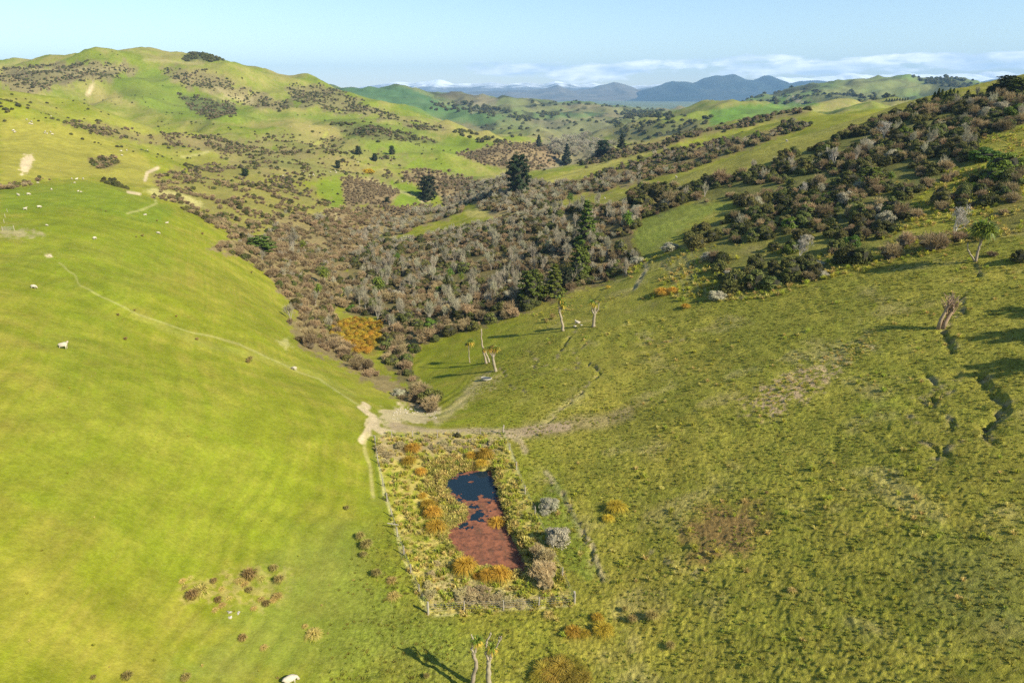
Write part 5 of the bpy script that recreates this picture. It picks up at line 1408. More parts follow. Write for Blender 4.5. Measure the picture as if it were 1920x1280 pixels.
for k, (px, py, w, h) in enumerate([(1020,1060,38,1.3),(1012,1085,42,1.2),(1024,1098,34,1.1),(1008,1040,30,1.1),(1030,1078,30,1.1)]):
    bush(BRAM[1], px, py, w * 1.3, h * 1.15, "tall tan leafless shrub of the clump at the right side of the pond", "bare_shrub", "shrub", 1.0, "tan shrubs at the right side of the pond")
for k, (px, py, w, h) in enumerate([(865,1118,34,.8),(885,1125,36,.8),(908,1128,36,.8),(930,1128,36,.75),(952,1132,34,.75),(880,1112,30,.8),(905,1110,32,.8),(975,1134,28,.6),(862,1132,24,.6),(940,1116,24,.6)]):
    bush(BRAM[0], px, py, w * 1.35, h * 1.1, "low brown bramble behind the near fence line of the pond", "bramble", "bramble", 1.0, "brambles behind the near fence line")
for k, (px, py, w, h) in enumerate([(805,1120,26,.9),(802,1100,22,.9),(808,1080,18,.8),(715,845,28,.6),(728,855,26,.5),(722,868,22,.5),(820,1058,16,.7),(750,838,26,.6)]):
    bush(BRAM[1], px, py, w * 1.25, h * 1.1, "pale dry shrub inside the left fence line", "bramble", "bramble", 1.0, "dry shrubs inside the left fence line")
bush(EVG[0], 858, 818, 15, 1.1, "small dark bush on the dirt track beside the far fence", "evergreen_shrub")
for k, (px, py) in enumerate([(800,828),(830,832),(860,830),(890,828),(925,830),(815,840),(845,842),(875,842)]):
    bush(BRAM[0], px, py, 30, .55, "reddish dry scrub along the far fence of the pond", "bramble", "bramble", 1.0, "dry scrub along the far fence")

# ------------------------------------------------------------------ the thickets
dense = {}
def build_pool(specs):
    P = []
    for zn, stp, kind, s0, s1, keep, ymax in specs:
        c = candidates([zn], stp, ymax, keep=keep)
        for q in c:
            if kind == 'B' and q[1] < 165: continue
            P.append((q[0], q[1], q[2], kind, RNG.uniform(s0, s1), zn))
    return P
specs = [
    # zone, spacing, kind, smallest, largest radius, share kept, far limit
    ('gully_left', 2.7, 'T', .8, 2.2, .76, 420), ('gully_left', 5.6, 'E', .8, 1.9, .7, 420), ('gully_left', 8.5, 'B', .4, .75, .8, 420),
    ('gully_right', 2.9, 'T', .8, 2.1, .72, 330), ('gully_right', 4.3, 'E', .9, 2.4, .70, 330), ('gully_right', 5.0, 'B', .38, .9, .75, 330),
    ('gully_upper', 4.0, 'T', 1.0, 2.4, .66, 900), ('gully_upper', 8.0, 'E', 1.3, 2.6, .7, 900), ('gully_upper', 5.5, 'B', .55, 1.0, .8, 700),
    ('slope_left', 2.7, 'T', .6, 1.7, .43, 700), ('slope_left', 5.0, 'E', .7, 1.9, .42, 700),
    ('hill_right_upper', 3.2, 'E', 1.0, 2.7, .62, 330), ('hill_right_upper', 3.5, 'T', 1.0, 2.4, .60, 330), ('hill_right_upper', 11, 'B', .5, .9, .7, 330),
    ('hill_right_lower', 3.3, 'E', 1.0, 2.4, .62, 330), ('hill_right_lower', 5.6, 'T', 1.0, 1.8, .6, 330), ('hill_right_lower', 30, 'B', .6, .9, .8, 330),
    ('hill_right_edge', 5.2, 'E', 1.0, 1.8, .5, 330), ('hill_right_edge', 5.2, 'T', 1.1, 2.0, .6, 330),
    ('edge_dark', 4.4, 'E', 1.3, 2.2, .6, 330), ('edge_dark', 5.0, 'T', 1.1, 1.9, .6, 330),
    ('band_near', 4.2, 'E', 1.4, 2.6, .62, 560), ('band_near', 4.8, 'T', 1.5, 2.8, .75, 560), ('band_near', 10, 'B', .6, .9, .7, 560),
    ('band_far', 6.0, 'E', 1.5, 3.0, .65, 800), ('band_far', 6.0, 'T', 1.5, 3.0, .8, 800),
    ('patch_a', 3.0, 'T', .9, 1.8, .95, 900), ('patch_b', 3.2, 'T', .9, 2.0, .9, 900), ('patch_c', 4.4, 'T', 1.2, 2.6, .85, 1000), ('patch_c', 13, 'E', 1.2, 2.6, .7, 1000),
    ('hill_brown', 4.6, 'T', 1.3, 2.6, .9, 1300), ('hill_brown', 15, 'E', 1.4, 2.6, .7, 1300),
    ('hill_a', 5, 'E', 1.0, 2.4, .62, 1300), ('hill_a', 5, 'T', 1.0, 2.4, .7, 1300),
    ('hill_b', 5.2, 'E', .9, 2.4, .52, 1350), ('hill_b', 5.5, 'T', .9, 2.2, .50, 1350),
    ('hill_c', 5.5, 'E', .9, 2.4, .50, 1300), ('hill_c', 5.5, 'T', .9, 2.2, .55, 1300),
    ('hill_d', 5.5, 'E', .9, 2.6, .54, 1400), ('hill_d', 6, 'T', .9, 2.2, .5, 1400),
    ('hill_e', 5, 'E', 1.0, 2.6, .62, 1200), ('hill_e', 6, 'T', 1.0, 2.4, .6, 1200),
    ('mid_band', 4.5, 'E', .8, 1.9, .48, 1100), ('mid_band', 4.0, 'T', .8, 1.9, .6, 1100),
    ('mid_sparse', 5.0, 'E', .7, 2.0, .36, 1100), ('mid_sparse', 4.0, 'T', .7, 1.8, .40, 1100),
    ('mid_sparse2', 7.0, 'E', .7, 2.2, .38, 1100), ('mid_sparse2', 6.0, 'T', .7, 1.9, .38, 1100),
    ('knob', 6, 'E', 2.5, 4.0, .95, 1400), ('left_patch', 3.2, 'E', 1.0, 1.8, .55, 500), ('left_patch', 3.6, 'T', 1.0, 1.8, .6, 500), ('left_rise', 6, 'E', 1.5, 2.5, .7, 600),
    ('crest_hedge', 2.4, 'T', .7, 1.2, .8, 330), ('crest_hedge', 4.5, 'E', .7, 1.2, .8, 330), ('crest_hedge2', 2.2, 'E', .8, 1.3, .8, 330), ('crest_hedge3', 2.6, 'T', .9, 1.6, .85, 330), ('crest_hedge3', 5, 'E', .9, 1.6, .8, 330),
]
pool = build_pool(specs)
# bushes seen one by one on the pasture and at the edges
solo = [(1614,492,48,1.0,'E',"round dark bush alone on the green below the right hill thicket"), (1668,484,52,.9,'T',"brown bush right of the round dark one"), (1746,468,70,.75,'T',"wide brown bush left of the bare white tree"),
        (1540,518,34,.7,'G',"small grey bush at the lower right end of the olive bushes"), (1345,560,40,.8,'G',"grey bush at the lowest point of the olive bushes"), (1376,540,60,.95,'E',"large olive bush at the lower left of the right thicket"), (1420,535,55,.9,'E',"olive bush next to the large one at the lower edge of the thicket"),
        (1328,486,34,.8,'G',"pale grey bush left of the olive bushes"), (1255,470,40,.8,'G',"grey bush standing on the slip above the gully"), (1305,464,46,.9,'E',"olive bush at the left corner of the right thicket"), (1210,390,44,.95,'E',"dark round bush at the top of the green tongue"), (1232,378,48,1.1,'E',"dark bush second at the top of the green tongue"),
        (1208,404,46,.6,'T',"low brown rounded bush in front of the dark ones at the green tongue"), (1262,384,52,.8,'T',"brown bush at the top right of the green tongue"), (1286,364,30,1.1,'E',"upright dark bush above the green tongue"), (1350,345,44,1.0,'T',"tall dark brown bush on the spur"),
        (1395,385,50,.7,'E',"olive bush casting a shadow on the green tongue"), (1700,372,30,.9,'E',"small dark bush on the grassy gap of the right hill"), (1715,408,34,.8,'T',"brown bush in the grassy gap of the right hill"), (1912,490,40,.9,'E',"dark bush at the right edge beside the shadow"),
        (1860,480,24,.6,'T',"low brown bush under the cabbage tree crown"), (660,582,24,.8,'Y',"yellow green rounded bush above the rush bed"), (644,576,30,1.0,'T',"brown bush touching the yellow green one"), (800,768,26,.9,'T',"last brown bush at the lower end of the gully"), (786,742,46,.9,'T',"large grey brown bush near the lower end of the gully"),
        (1845,300,60,.7,'Y',"bright green bush mass on the right edge slope"), (1885,318,70,.8,'Y',"bright green bush at the right edge, larger"), (1860,340,50,.9,'Y',"bright green bush at the right edge, lowest of three"), (1903,218,44,.9,'Y',"yellow green bush under the skyline pines")]
BRT = [evergreen_mesh(50 + i, M_BRIGHT, M_OLIVE_IN, 1.0, 2100, .08, "bright_shrub") for i in range(2)]
for px, py, w, hs, k, lab in solo:
    m = {'E': EVG[1], 'T': TWG[1], 'G': GRB[0], 'Y': BRT[0]}[k]
    bush(m, px, py, w, hs, lab, {'E': 'evergreen_shrub', 'T': 'bare_shrub', 'G': 'grey_shrub', 'Y': 'bright_shrub'}[k])

ZPHR = {'gully_left': "in the brown scrub between the left hill and the gully", 'gully_right': "in the thicket filling the middle gully", 'gully_upper': "in the upper gully below the conifers", 'slope_left': "in the brown scrub beyond the left hill",
        'hill_right_upper': "in the scrub climbing the right hill", 'hill_right_lower': "in the lower olive scrub of the right hill", 'hill_right_edge': "near the bare white tree on the right hill", 'edge_dark': "in the shaded scrub at the right edge",
        'band_near': "in the band behind the tan spur", 'band_far': "in the farthest band behind the tan spur", 'crest_hedge': "along the crest of the left hill", 'crest_hedge2': "along the crest of the left hill", 'crest_hedge3': "behind the falling crest of the left hill",
        'patch_a': "in the square brown patch between paddocks", 'patch_b': "below the bright paddock tip", 'patch_c': "around the dark spreading conifer"}
kinds = {'E': ("evergreen_shrub", "dark olive evergreen shrub", 290 - 12), 'T': ("bare_shrub", "leafless brown twiggy shrub", 290 - 12), 'B': ("bare_tree", "leafless pale grey tree", 230)}
stuff_pts = {'E': [], 'T': [], 'B': []}
for k, (nm, ph, lim) in kinds.items():
    L = sorted([q for q in pool if q[3] == k], key=lambda q: -q[4] / q[1])
    for i, (x, y, z, _, s, zn) in enumerate(L):
        if i < lim and zn in ZPHR:
            lab = ph + " " + ZPHR[zn]; grp = ph + "s " + ZPHR[zn]
            if k == 'E':
                m = EVG[RNG.integers(4)] if RNG.uniform() < .86 else (BRT[0] if RNG.uniform() < .3 else GRB[0])
                tag(place(nm, m, x, y, (s, s, s * RNG.uniform(.85, 1.25))), "small leafy shrub " + ZPHR[zn], "shrub", "leafy shrubs " + ZPHR[zn])
            elif k == 'T':
                tag(place(nm, TWG[RNG.integers(4)], x, y, (s * RNG.uniform(.8, 1.2), s, s * RNG.uniform(.7, 1.45))), lab, "shrub", grp)
            else:
                tag(place2(nm, BTR[RNG.integers(3)], x, y, (s * .85, s * .85, s * RNG.uniform(1.0, 1.6))), lab, "tree", grp)
        else: stuff_pts[k].append((x, y, z - .1, s))
protoE = [o for o in COL.objects if o.data in EVG][:0]
def first_of(mesh):
    for o in COL.objects:
        if o.type == 'MESH' and o.data == mesh: return o
    return None
def protos(meshes): return [q for q in (first_of(m) for m in meshes) if q is not None]
# nearer growth uses full shrubs, farther growth the light ones (first of each stands in the scrub as itself)
def stand(mesh, q, name, label):
    o = place(name, mesh, q[0], q[1], q[3]); tag(o, label, "shrub", "shrubs of the far scrub"); return o
for k, full, low, nm, lab, lab2 in (('E', EVG, LOW_E, "distant_evergreen_scrub", "dark evergreen scrub spread over gullies and far slopes", "dark shrub of the far scrub on the left slopes"),
                                    ('T', TWG, LOW_T, "distant_bare_scrub", "brown leafless scrub spread over gullies and far slopes", "brown shrub of the far scrub on the left slopes")):
    arr = np.array(stuff_pts[k]); near = arr[:, 1] < 420
    lows = [stand(m, arr[~near][i * 5], "evergreen_shrub" if k == 'E' else "bare_shrub", ("slightly lower " if i == 0 else "slightly taller ") + lab2) for i, m in enumerate(low)]
    fulls = protos(full)
    for sel, pr, suffix in ((near, fulls, "near"), (~near, lows, "far")):
        a = arr[sel]
        if len(a): scatter_stuff(nm if suffix == "far" else ("evergreen_thicket" if k == 'E' else "bare_thicket"), a[:, :3], a[:, 3] * RNG.uniform(.85, 1.15, len(a)), pr, lab if suffix == "far" else lab.replace("spread over gullies and far slopes", "filling the nearer gullies"))
aB = np.array(stuff_pts['B'])
if len(aB):
    # trees beyond the limit: crowns joined with trunks as light meshes
    crown = [first_of(b[1]) for b in BTR]
    scatter_stuff("distant_bare_trees", aB[:, :3], aB[:, 3], [c for c in crown if c], "pale leafless trees massed in the upper gully")
print("POOL", len(pool), {k: len(v) for k, v in stuff_pts.items()})

# far valley and far hills: dark tree clumps and scrub too small to count
fp = []
def far_clump(poly, step, s0, s1, y0, y1, keep=1.0):
    Z['_f'] = (poly, y0, y1)
    c = candidates(['_f'], step, y1, keep=keep)
    for q in c: fp.append((q[0], q[1], q[2] - .3, RNG.uniform(s0, s1)))
for poly, st_, s0, s1, y0, y1, kp in [
    ([(805,196),(870,192),(925,200),(960,208),(900,215),(840,205)], 16, 5, 9, 1500, 3000, .6), ([(955,216),(985,214),(1000,224),(960,226)], 12, 5, 8, 1300, 3000, .95), ([(1012,214),(1045,214),(1045,220),(1012,220)], 12, 5, 8, 1300, 3000, .95),
    ([(808,208),(826,206),(826,213),(808,213)], 10, 5, 8, 1300, 3000, .95), ([(1150,208),(1250,212),(1260,222),(1180,222)], 14, 4, 8, 1000, 3000, .75), ([(1130,226),(1260,222),(1340,216),(1300,250),(1180,262)], 13, 3, 6, 800, 2600, .55),
    ([(850,240),(930,260),(940,270),(880,262),(852,250)], 9, 2.5, 4.5, 600, 1300, .7), ([(1400,196),(1530,200),(1700,200),(1700,186),(1560,176),(1480,190)], 22, 5, 9, 1300, 2700, .6),
    ([(1320,190),(1450,170),(1560,168),(1640,182),(1560,192),(1440,190)], 26, 5, 9, 1500, 2700, .4), ([(1710,146),(1800,146),(1840,162),(1830,172),(1760,165)], 20, 5, 9, 1500, 2800, .9), ([(1750,180),(1840,168),(1860,178),(1800,190)], 18, 5, 9, 900, 2500, .8),
    ([(1040,270),(1110,262),(1160,290),(1080,300),(1030,290)], 9, 2, 4, 600, 2000, .5), ([(960,180),(1180,190),(1220,205),(1000,205)], 30, 5, 8, 1800, 3000, .3), ([(860,215),(1130,222),(1100,250),(950,262),(880,240)], 20, 3, 6, 900, 2600, .35)]:
    far_clump(poly, st_, s0, s1, y0, y1, kp)
fa = np.array(fp)
if len(fa): scatter_stuff("far_scrub", fa[:, :3], fa[:, 3], lows and [o for o in COL.objects if o.data in LOW_E][:2], "dark woods and scrub on the far hills")
# pale bare riverside trees far down the valley
Z['_r'] = ([(1030,262),(1100,255),(1160,280),(1100,300),(1040,300)], 600, 2000)
c = candidates(['_r'], 9, 1900, keep=.8)
if len(c): scatter_stuff("far_bare_trees", c, RNG.uniform(1.2, 2.2, len(c)), [q for q in crown if q], "pale leafless trees on the far river flat")

# lone scattered bushes over the middle hills
lp = []
for k in range(1800):
    y = math.exp(RNG.uniform(math.log(430), math.log(1200))); t = RNG.uniform(-.75, .05); lp.append((t * y, y))
lp = np.array(lp); zz = gz(lp[:, 0], lp[:, 1]); nn = vnoise(lp[:, 0] / 60, lp[:, 1] / 60, 140); m = nn > .08
scatter_stuff("scattered_scrub", np.stack([lp[m, 0], lp[m, 1], zz[m] - .1], 1), RNG.uniform(.5, 1.5, m.sum()), [o for o in COL.objects if o.data in LOW_E][:2], "small dark bushes dotted over the middle hills")

# ------------------------------------------------------------------ sward: tufts of the pugged pasture
TUFT = [tuft_mesh("grass_tuft", M_GRASS, 22, .26, .24, .022), tuft_mesh("grass_tuft", M_GRASS, 26, .20, .30, .026)]
RANK = [tuft_mesh("rank_grass", M_RANK, 34, .6, .5, .028), tuft_mesh("rank_grass", M_TUSS, 34, .5, .5, .026)]
def sow(n, x0, x1, y0, y1, fn, s0, s1):
    x = RNG.uniform(x0, x1, n); y = RNG.uniform(y0, y1, n); w = fn(x, y); m = RNG.uniform(0, 1, n) < w
    x, y = x[m], y[m]; return np.stack([x, y, gz(x, y)], 1), RNG.uniform(s0, s1, len(x))
def in_frame(x, y, z): 
    qx, qy = project(x, y, z); return (qx > -60) & (qx < 1980) & (qy > -20) & (qy < 1330)
pond_keep = lambda x, y: poly_sd(POND, x, y) > .2
rt = []
for i in range(2):
    p = up(*((1240, 1130), (1500, 1200))[i]); o = place("grass_tuft", TUFT[i], p[0], p[1], 1.0); tag(o, ("little green grass tuft just right of the near fence corner", "little green grass tuft on the bare lower right slope")[i], "tuft"); rt.append(o)
pts, sc = sow(45000, -30, 85, 34, 130, lambda x, y: clump_amt(x, y) * (clump_amt(x, y) > .3) * pond_keep(x, y) * (.35 + .65 * sstep(-.2, .3, vnoise(x / 2.5, y / 2.5, 150))), .35, .95)
m = in_frame(pts[:, 0], pts[:, 1], pts[:, 2]); scatter_stuff("pasture_grass", pts[m], sc[m], rt, "short tufted grass of the pugged pasture")
ENCW = np.array([up(a, b)[:2] for a, b in ENC])
rk = []
for i in range(2):
    p = up(*((1000, 1130), (760, 1000))[i]); o = place("rank_grass", RANK[i], p[0], p[1], 1.0); tag(o, ("green", "straw")[i] + " long grass tuft inside the pond fence", "tuft", "long grass tufts inside the pond fence"); rk.append(o)
x0, y0 = ENCW.min(0); x1, y1 = ENCW.max(0)
pts, sc = sow(4600, x0, x1, y0, y1, lambda x, y: (poly_sd(ENCW, x, y) < .3) * pond_keep(x, y) * (.15 + .85 * sstep(-.15, .25, vnoise(x / 1.7, y / 1.7, 151))), .45, 1.1)
scatter_stuff("rank_grass_sward", pts, sc, rk, "long green and straw grass filling the fenced pond area")
Z['_g'] = ([(1170,500),(1300,470),(1640,470),(1760,330),(1830,262),(1925,240),(1925,440),(1700,490),(1540,530),(1380,570),(1200,560)], 60, 330)
c = candidates(['_g'], 1.3, 300, keep=.62)
scatter_stuff("hill_tussock", c, RNG.uniform(.8, 1.9, len(c)), rk, "yellow green tussocky grass on the steep right hillside")
pts, sc = sow(5200, 4, 110, 44, 175, lambda x, y: sstep(.02, .35, vnoise(x / 6, y / 6, 181) + .6 * vnoise(x / 22, y / 22, 182)), .3, 1.0)
m = in_frame(pts[:, 0], pts[:, 1], pts[:, 2]) & pond_keep(pts[:, 0], pts[:, 1]); scatter_stuff("straw_tufts", pts[m], sc[m] * sc[m] + .15, rk, "straw and green tufts strewn unevenly over the right slope")
pts, sc = sow(2600, -95, -8, 38, 175, lambda x, y: .25 * sstep(-.1, .4, vnoise(x / 9, y / 9, 183)) + .05, .12, .42)
m = in_frame(pts[:, 0], pts[:, 1], pts[:, 2]); scatter_stuff("pasture_weeds", pts[m], sc[m], rk, "small weeds and rank tufts in the smooth left pasture")
Z['_h'] = ([(1390,770),(1440,720),(1520,680),(1640,620),(1650,650),(1510,745),(1430,780)], 60, 200)
c = candidates(['_h'], .8, 200, keep=.6)
scatter_stuff("dry_tussock", c, RNG.uniform(.35, .75, len(c)), rk[1:], "dry straw tufts on the slumped patch of the right slope")

Z['_s'] = ([(798,862),(850,860),(890,876),(850,890),(838,912),(862,945),(880,960),(872,982),(840,1000),(820,985),(812,940),(790,900)], 45, 110)
c = candidates(['_s'], .42, 110, keep=.7)
sg = tuft_mesh("sedge", M_RUSH_G, 40, .42, .4, .03); p = up(845, 990); o = place("sedge", sg, p[0], p[1], 1.0); tag(o, "olive sedge tuft standing at the left shore of the pond", "sedge")
sd_ = poly_sd(POND, *np.meshgrid(np.arange(-9, 9, .33), np.arange(52, 84, .33))) if False else None
ex_ = []
for k in range(2600):
    x_, y_ = RNG.uniform(POND[:, 0].min() - 1.5, POND[:, 0].max() + 1.5), RNG.uniform(POND[:, 1].min() - 1.5, POND[:, 1].max() + 1.5)
    ex_.append((x_, y_))
ex_ = np.array(ex_); q_ = poly_sd(POND, ex_[:, 0], ex_[:, 1]); ex_ = ex_[(q_ > .1) & (q_ < .9)]
exz = np.stack([ex_[:, 0], ex_[:, 1], gz(ex_[:, 0], ex_[:, 1])], 1)
allp = np.concatenate([c, exz]); scatter_stuff("shore_sedge", allp, RNG.uniform(.6, 1.5, len(allp)), [o, rk[1]], "olive and straw sedge fringing the pond")

# ------------------------------------------------------------------ fence
def fence():
    top = [(703,830),(735,820),(774,821),(820,820),(860,818),(901,815),(943,813)]
    left = [(703,830),(709,868),(718,911),(726,940),(735,969),(745,1005),(757,1040),(770,1075),(786,1112),(803,1151)]
    bottom = [(803,1151),(870,1145),(944,1143),(1010,1138),(1077,1131)]
    rightl = [(943,813),(955,845),(968,880),(985,925),(1003,965),(1028,1020),(1054,1082),(1077,1131)]
    sides = [("far side of the pond fence along the dirt track", top), ("left side of the pond fence with leaning posts", left), ("near side of the pond fence behind the cabbage trees", bottom), ("right side of the pond fence beside the grey shrubs", rightl)]
    pm = Bag(); pm.tube([(0, 0, -.3), (.01, 0, .6), (0, .01, 1.18)], [.07, .068, .06], 7); post = pm.mesh("fence_post", [M_POST])
    pc = Bag(); pc.tube([(0, 0, -.3), (0, 0, .7), (0, 0, 1.4)], [.11, .105, .10], 8); corner = pc.mesh("corner_post", [M_POST])
    for lab, line in sides:
        W = [up(a, b) for a, b in line]
        e = thing_empty("post_and_wire_fence", W[0]); tag(e, lab, "fence", "fence round the pond")
        tops = []
        last = len(W) - 1
        for i, p in enumerate(W):
            z = float(gz(p[0], p[1])[0])
            cor = (i == last)
            o = link(corner if cor else post, "post", None, e)
            # world position with the parent at W[0]
            o.location = (p[0] - W[0][0], p[1] - W[0][1], z - W[0][2]); o.rotation_euler = (random.uniform(-.07, .07), random.uniform(-.07, .07), random.uniform(0, 6))
            tops.append(Vector((p[0] - W[0][0], p[1] - W[0][1], z - W[0][2])))
        for hgt in (.35, .62, .88, 1.1):
            b = Bag()
            for a, c in zip(tops[:-1], tops[1:]):
                b.tube([a + Vector((0, 0, hgt)), (a + c) / 2 + Vector((0, 0, hgt - .02)), c + Vector((0, 0, hgt))], [.006] * 3, 4)
            part("wire", b.mesh("fence_wire", [M_WIRE]), e)
    # brace rail lying out of the left side
    a = Vector(up(727, 990)); c = Vector(up(748, 994)); b = Bag(); b.tube([a + Vector((0, 0, .7)), c + Vector((0, 0, .75))], [.06, .06], 6)
    o = link(b.mesh("fence_rail", [M_POST]), "fence_rail"); tag(o, "loose pale rail sticking out of the left pond fence", "rail")
fence()
# small gate and posts on the far left hill
def far_gate():
    p = up(16, 432); e = thing_empty("farm_gate", p, .4, .6); tag(e, "small grey farm gate on worn earth at the far left", "gate")
    for x in (-1.6, 1.6):
        b = Bag(); b.tube([(x, 0, -.2), (x, 0, 1.5)], [.09, .08], 6); part("post", b.mesh("gate_post", [M_POST]), e)
    for h in (.3, .6, .9, 1.2):
        b = Bag(); b.tube([(-1.55, 0, h), (1.55, 0, h)], [.025, .025], 5); part("rail", b.mesh("gate_rail", [M_WIRE]), e)
far_gate()
for k, (px, py) in enumerate([(8, 418), (10, 408), (14, 398)]):
    b = Bag(); b.tube([(0, 0, -.2), (0, 0, .8)], [.05, .04], 6); p = up(px, py); o = link(b.mesh("fence_post", [M_POST]), "fence_post"); o.location = p
    tag(o, "thin fence post in the line above the far left gate", "post", "posts above the far left gate")

# ------------------------------------------------------------------ trough and stones
def trough():
    x, y, z = up(912, 712); b = Bag(); n = 22; V = []; rings = [(1.0, 0), (1.08, .55), (.98, .57), (.9, .2), (0, .2)]
    for r, h in rings:
        for i in range(n):
            t = 2 * math.pi * i / n; V.append((r * 1.25 * math.cos(t), r * .62 * math.sin(t), h))
    Fc = [(j * n + i, j * n + (i + 1) % n, (j + 1) * n + (i + 1) % n, (j + 1) * n + i) for j in range(4) for i in range(n)]
    b.add(V, Fc, 0)
    e = thing_empty("water_trough", (x, y, z + .02), -.25, .78); tag(e, "oval pale concrete water trough below the ragged cabbage trees", "trough")
    part("basin", b.mesh("trough_basin", [M_CONC]), e)
    w = Bag(); w.add([(1.18 * math.cos(2 * math.pi * i / n), .58 * math.sin(2 * math.pi * i / n), .42) for i in range(n)], [tuple(range(n))]); part("water", w.mesh("trough_water", [wm.m]), e)
trough()
def stone(px, py, wpx, label, flat=.55, group=None):
    p = up(px, py); s = px_size(wpx, p[1], p[2]) / 2.3; b = Bag(); b.blob((0, 0, s * .25), (s, s * .7, s * flat), px, 0, 9, 6, .3)
    for i in range(len(b.v)): b.v[i] = b.v[i] + RNG.normal(size=b.v[i].shape) * s * .07
    o = link(b.mesh("stone", [M_STONE]), "stone"); o.location = (p[0], p[1], float(gz(p[0], p[1])[0])); o.rotation_euler = (0, 0, RNG.uniform(0, 6)); return tag(o, label, "stone", group)
stone(430, 1148, 10, "upper white stone of three on the lower left slope"); stone(431, 1158, 9, "lower white stone of three on the lower left slope"); stone(447, 1149, 9, "right hand flat white stone of three on the lower left slope", .3)
stone(1078, 612, 7, "pale flat stone between the two cabbage trees, below the resting sheep", .4); stone(1090, 610, 6, "small pale stone left of the stubby cabbage tree", .4)
stone(93, 481, 8, "pale stone on the bare scrape of the left hill", .3)
for k in range(70):
    q = RNG.uniform(0, 1); px = 735 + 85 * q; py = 782 - 14 * math.sin(q * 3) + RNG.uniform(-8, 8)
    stone(px, py, RNG.uniform(2, 4.5), "pale rubble stone on the eroded bank at the head of the gully", .6, "rubble on the eroded bank")

# ------------------------------------------------------------------ sheep
def sheep_mesh(pose, nm):
    """one continuous body grown from a skeleton, wool and bare face as two materials"""
    bmv = []; edges = []; rad = []
    def vtx(p, r): bmv.append(p); rad.append(r); return len(bmv) - 1
    low = pose == 'lying'; zb = .34 if low else .66
    pel = vtx((-.36, 0, zb), (.25, .27)); mid = vtx((0, 0, zb - .02), (.30, .30)); ch = vtx((.32, 0, zb + .01), (.23, .26)); edges += [(pel, mid), (mid, ch)]
    rump = vtx((-.56, 0, zb + .02), (.13, .15)); tail = vtx((-.66, 0, zb - .10), (.04, .04)); edges += [(pel, rump), (rump, tail)]
    if pose == 'grazing': nk, hd, mz = (.52, 0, zb - .10), (.66, 0, zb - .36), (.76, 0, zb - .52)
    else: nk, hd, mz = (.50, 0, zb + .20), (.60, 0, zb + .36), (.76, 0, zb + .30)
    nk = vtx(nk, (.14, .15)); hd = vtx(hd, (.10, .10)); mz = vtx(mz, (.055, .06)); edges += [(ch, nk), (nk, hd), (hd, mz)]
    for sx in (-1, 1):
        ea = vtx((bmv[hd][0] - .03, sx * .17, bmv[hd][2] + .03), (.03, .02)); edges.append((hd, ea))
        if low:
            k = vtx((.42, sx * .20, .12), (.06, .06)); f = vtx((.60, sx * .20, .06), (.035, .035)); edges += [(ch, k), (k, f)]
            k = vtx((-.40, sx * .26, .12), (.09, .08)); f = vtx((-.18, sx * .30, .05), (.035, .035)); edges += [(pel, k), (k, f)]
        else:
            k = vtx((.34, sx * .15, .36), (.07, .07)); f0 = vtx((.33, sx * .15, .20), (.036, .036)); f = vtx((.34, sx * .15, .02), (.036, .036)); edges += [(ch, k), (k, f0), (f0, f)]
            k = vtx((-.36, sx * .17, .42), (.10, .09)); h = vtx((-.46, sx * .16, .26), (.042, .04)); f = vtx((-.42, sx * .16, .02), (.036, .036)); edges += [(pel, k), (k, h), (h, f)]
    me = bpy.data.meshes.new(nm); me.from_pydata(bmv, edges, [])
    o = bpy.data.objects.new(nm, me); COL.objects.link(o)
    sk = o.modifiers.new("skin", 'SKIN'); sub = o.modifiers.new("sub", 'SUBSURF'); sub.levels = 2; sub.render_levels = 2
    for i, r in enumerate(rad): me.skin_vertices[0].data[i].radius = r
    me.skin_vertices[0].data[0].use_root = True
    dg = bpy.context.evaluated_depsgraph_get(); dg.update()
    nm_ = bpy.data.meshes.new_from_object(o.evaluated_get(dg)); bpy.data.objects.remove(o)
    nm_.materials.clear(); nm_.materials.append(M_WOOL); nm_.materials.append(M_FACE)
    hp = Vector(bmv[hd])
    for f in nm_.polygons:
        c = f.center; f.use_smooth = True
        if (c - hp).length < .17 and c.x > hp.x - .06 or c.z < .22 and not low or (c - Vector(bmv[mz])).length < .14 or (abs(c.y) > .1 and (c - hp).length < .2): f.material_index = 1
    # woolly surface
    for v in nm_.vertices:
        if v.co.z > .28 or low:
            n = math.sin(v.co.x * 31 + v.co.y * 17) * math.sin(v.co.z * 29 + v.co.y * 23); v.co += v.normal * .018 * n
    return nm_
SH = {p: sheep_mesh(p, "sheep_" + p) for p in ('standing', 'grazing', 'lying')}
def sheep(px, py, pose, rz, label, s=1.0, group=None):
    p = up(px, py); o = place("sheep", SH[pose], p[0], p[1], s * .84, rz, .01); return tag(o, label, "sheep", group)
sheep(545, 1281, 'grazing', .5, "sheep cut by the bottom edge, nearest to the camera", 1.15)
sheep(120, 654, 'standing', 0.1, "white sheep standing alone at the far left on the smooth slope", 1.15)
sheep(552, 694, 'grazing', 2.9, "sheep grazing alone beside the worn trail above the gully", 1.0)
sheep(1083, 606, 'lying', 2.8, "pale sheep resting between the two cabbage trees on the right slope", 1.1)
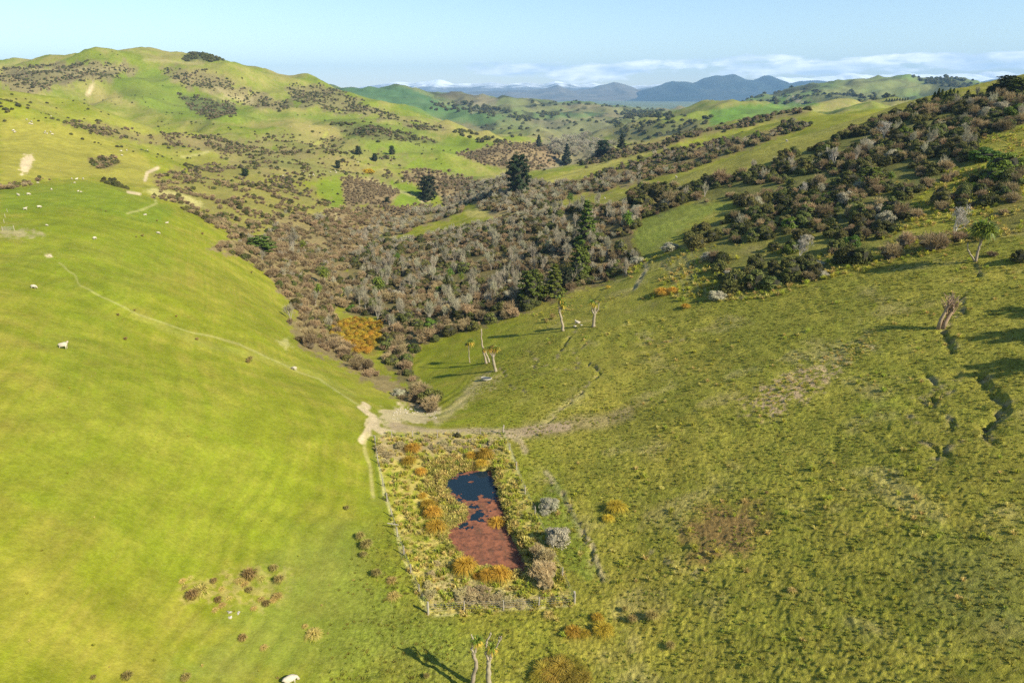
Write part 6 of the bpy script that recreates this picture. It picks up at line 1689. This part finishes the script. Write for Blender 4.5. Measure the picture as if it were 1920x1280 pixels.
for px, py, ps, rz, lab in [(178,449,'grazing',1.4,"sheep seen end on in the middle of the left hill"), (48,394,'standing',.2,"sheep left of a pair on the upper left hill"), (74,390,'grazing',.6,"sheep right of a pair on the upper left hill"), (35,368,'standing',2.8,"sheep nearest the left edge under the crest"), (54,366,'grazing',.3,"sheep just right of the one nearest the left edge"),
    (97,357,'grazing',2.,"single sheep under the middle of the crest hedge"), (147,360,'standing',1.2,"sheep under the crest, left of a lamb"), (152,361,'grazing',1.,"lamb beside the sheep under the crest"), (45,345,'grazing',0.,"sheep by the crest hedge, leftmost"), (56,346,'standing',2.5,"large sheep by the crest hedge"), (71,344,'grazing',.4,"third sheep by the crest hedge"),
    (140,344,'standing',.2,"sheep on the crest above the lamb"), (135,337,'grazing',2.,"sheep at the top of the crest, left of three"), (144,338,'standing',1.,"sheep at the top of the crest, middle of three"), (156,337,'grazing',2.6,"sheep at the top of the crest, right of three"), (313,419,'lying',.2,"sheep lying right of a dark tuft on the left hill"), (297,439,'grazing',0.,"sheep below the lying one on the left hill"),
    (272,404,'lying',0.,"sheep lying high on the left hill near a faint trail"), (204,344,'lying',0.,"pale sheep at the hedge gap on the crest"), (64,541,'grazing',0.,"sheep low on the far left"), (88,424,'grazing',0.,"lamb alone above the worn patch of the left hill")]:
    sheep(px, py, ps, rz, lab, .55 if 'lamb' in lab else .85)
for px, py, lab in [(1475,267,"sheep on the tan spur high on the right"), (1268,335,"sheep on the middle of the tan spur"), (1134,374,"sheep at the lower end of the tan spur"), (926,388,"sheep on the small tan knoll in the gully"), (1176,362,"sheep on the lower tan spur edge"), (645,530,"pale sheep in the brown scrub above the rushes")]:
    sheep(px, py, 'standing', 1.8, lab, 1.2)
for k in range(46):
    cx0, cy0, sx0, sy0 = [(92,251,9,3),(80,225,40,12),(600,322,40,3),(560,328,30,6),(580,240,60,5),(700,215,60,6),(770,345,20,6),(700,300,60,12),(240,290,50,10),(20,246,10,4)][k % 10]
    px, py = cx0 + RNG.uniform(-sx0, sx0), cy0 + RNG.uniform(-sy0, sy0)
    if up(px, py): sheep(px, py, 'grazing', RNG.uniform(0, 6), "tiny white sheep far away on the green middle hills", 1.3, "far sheep on the middle hills")
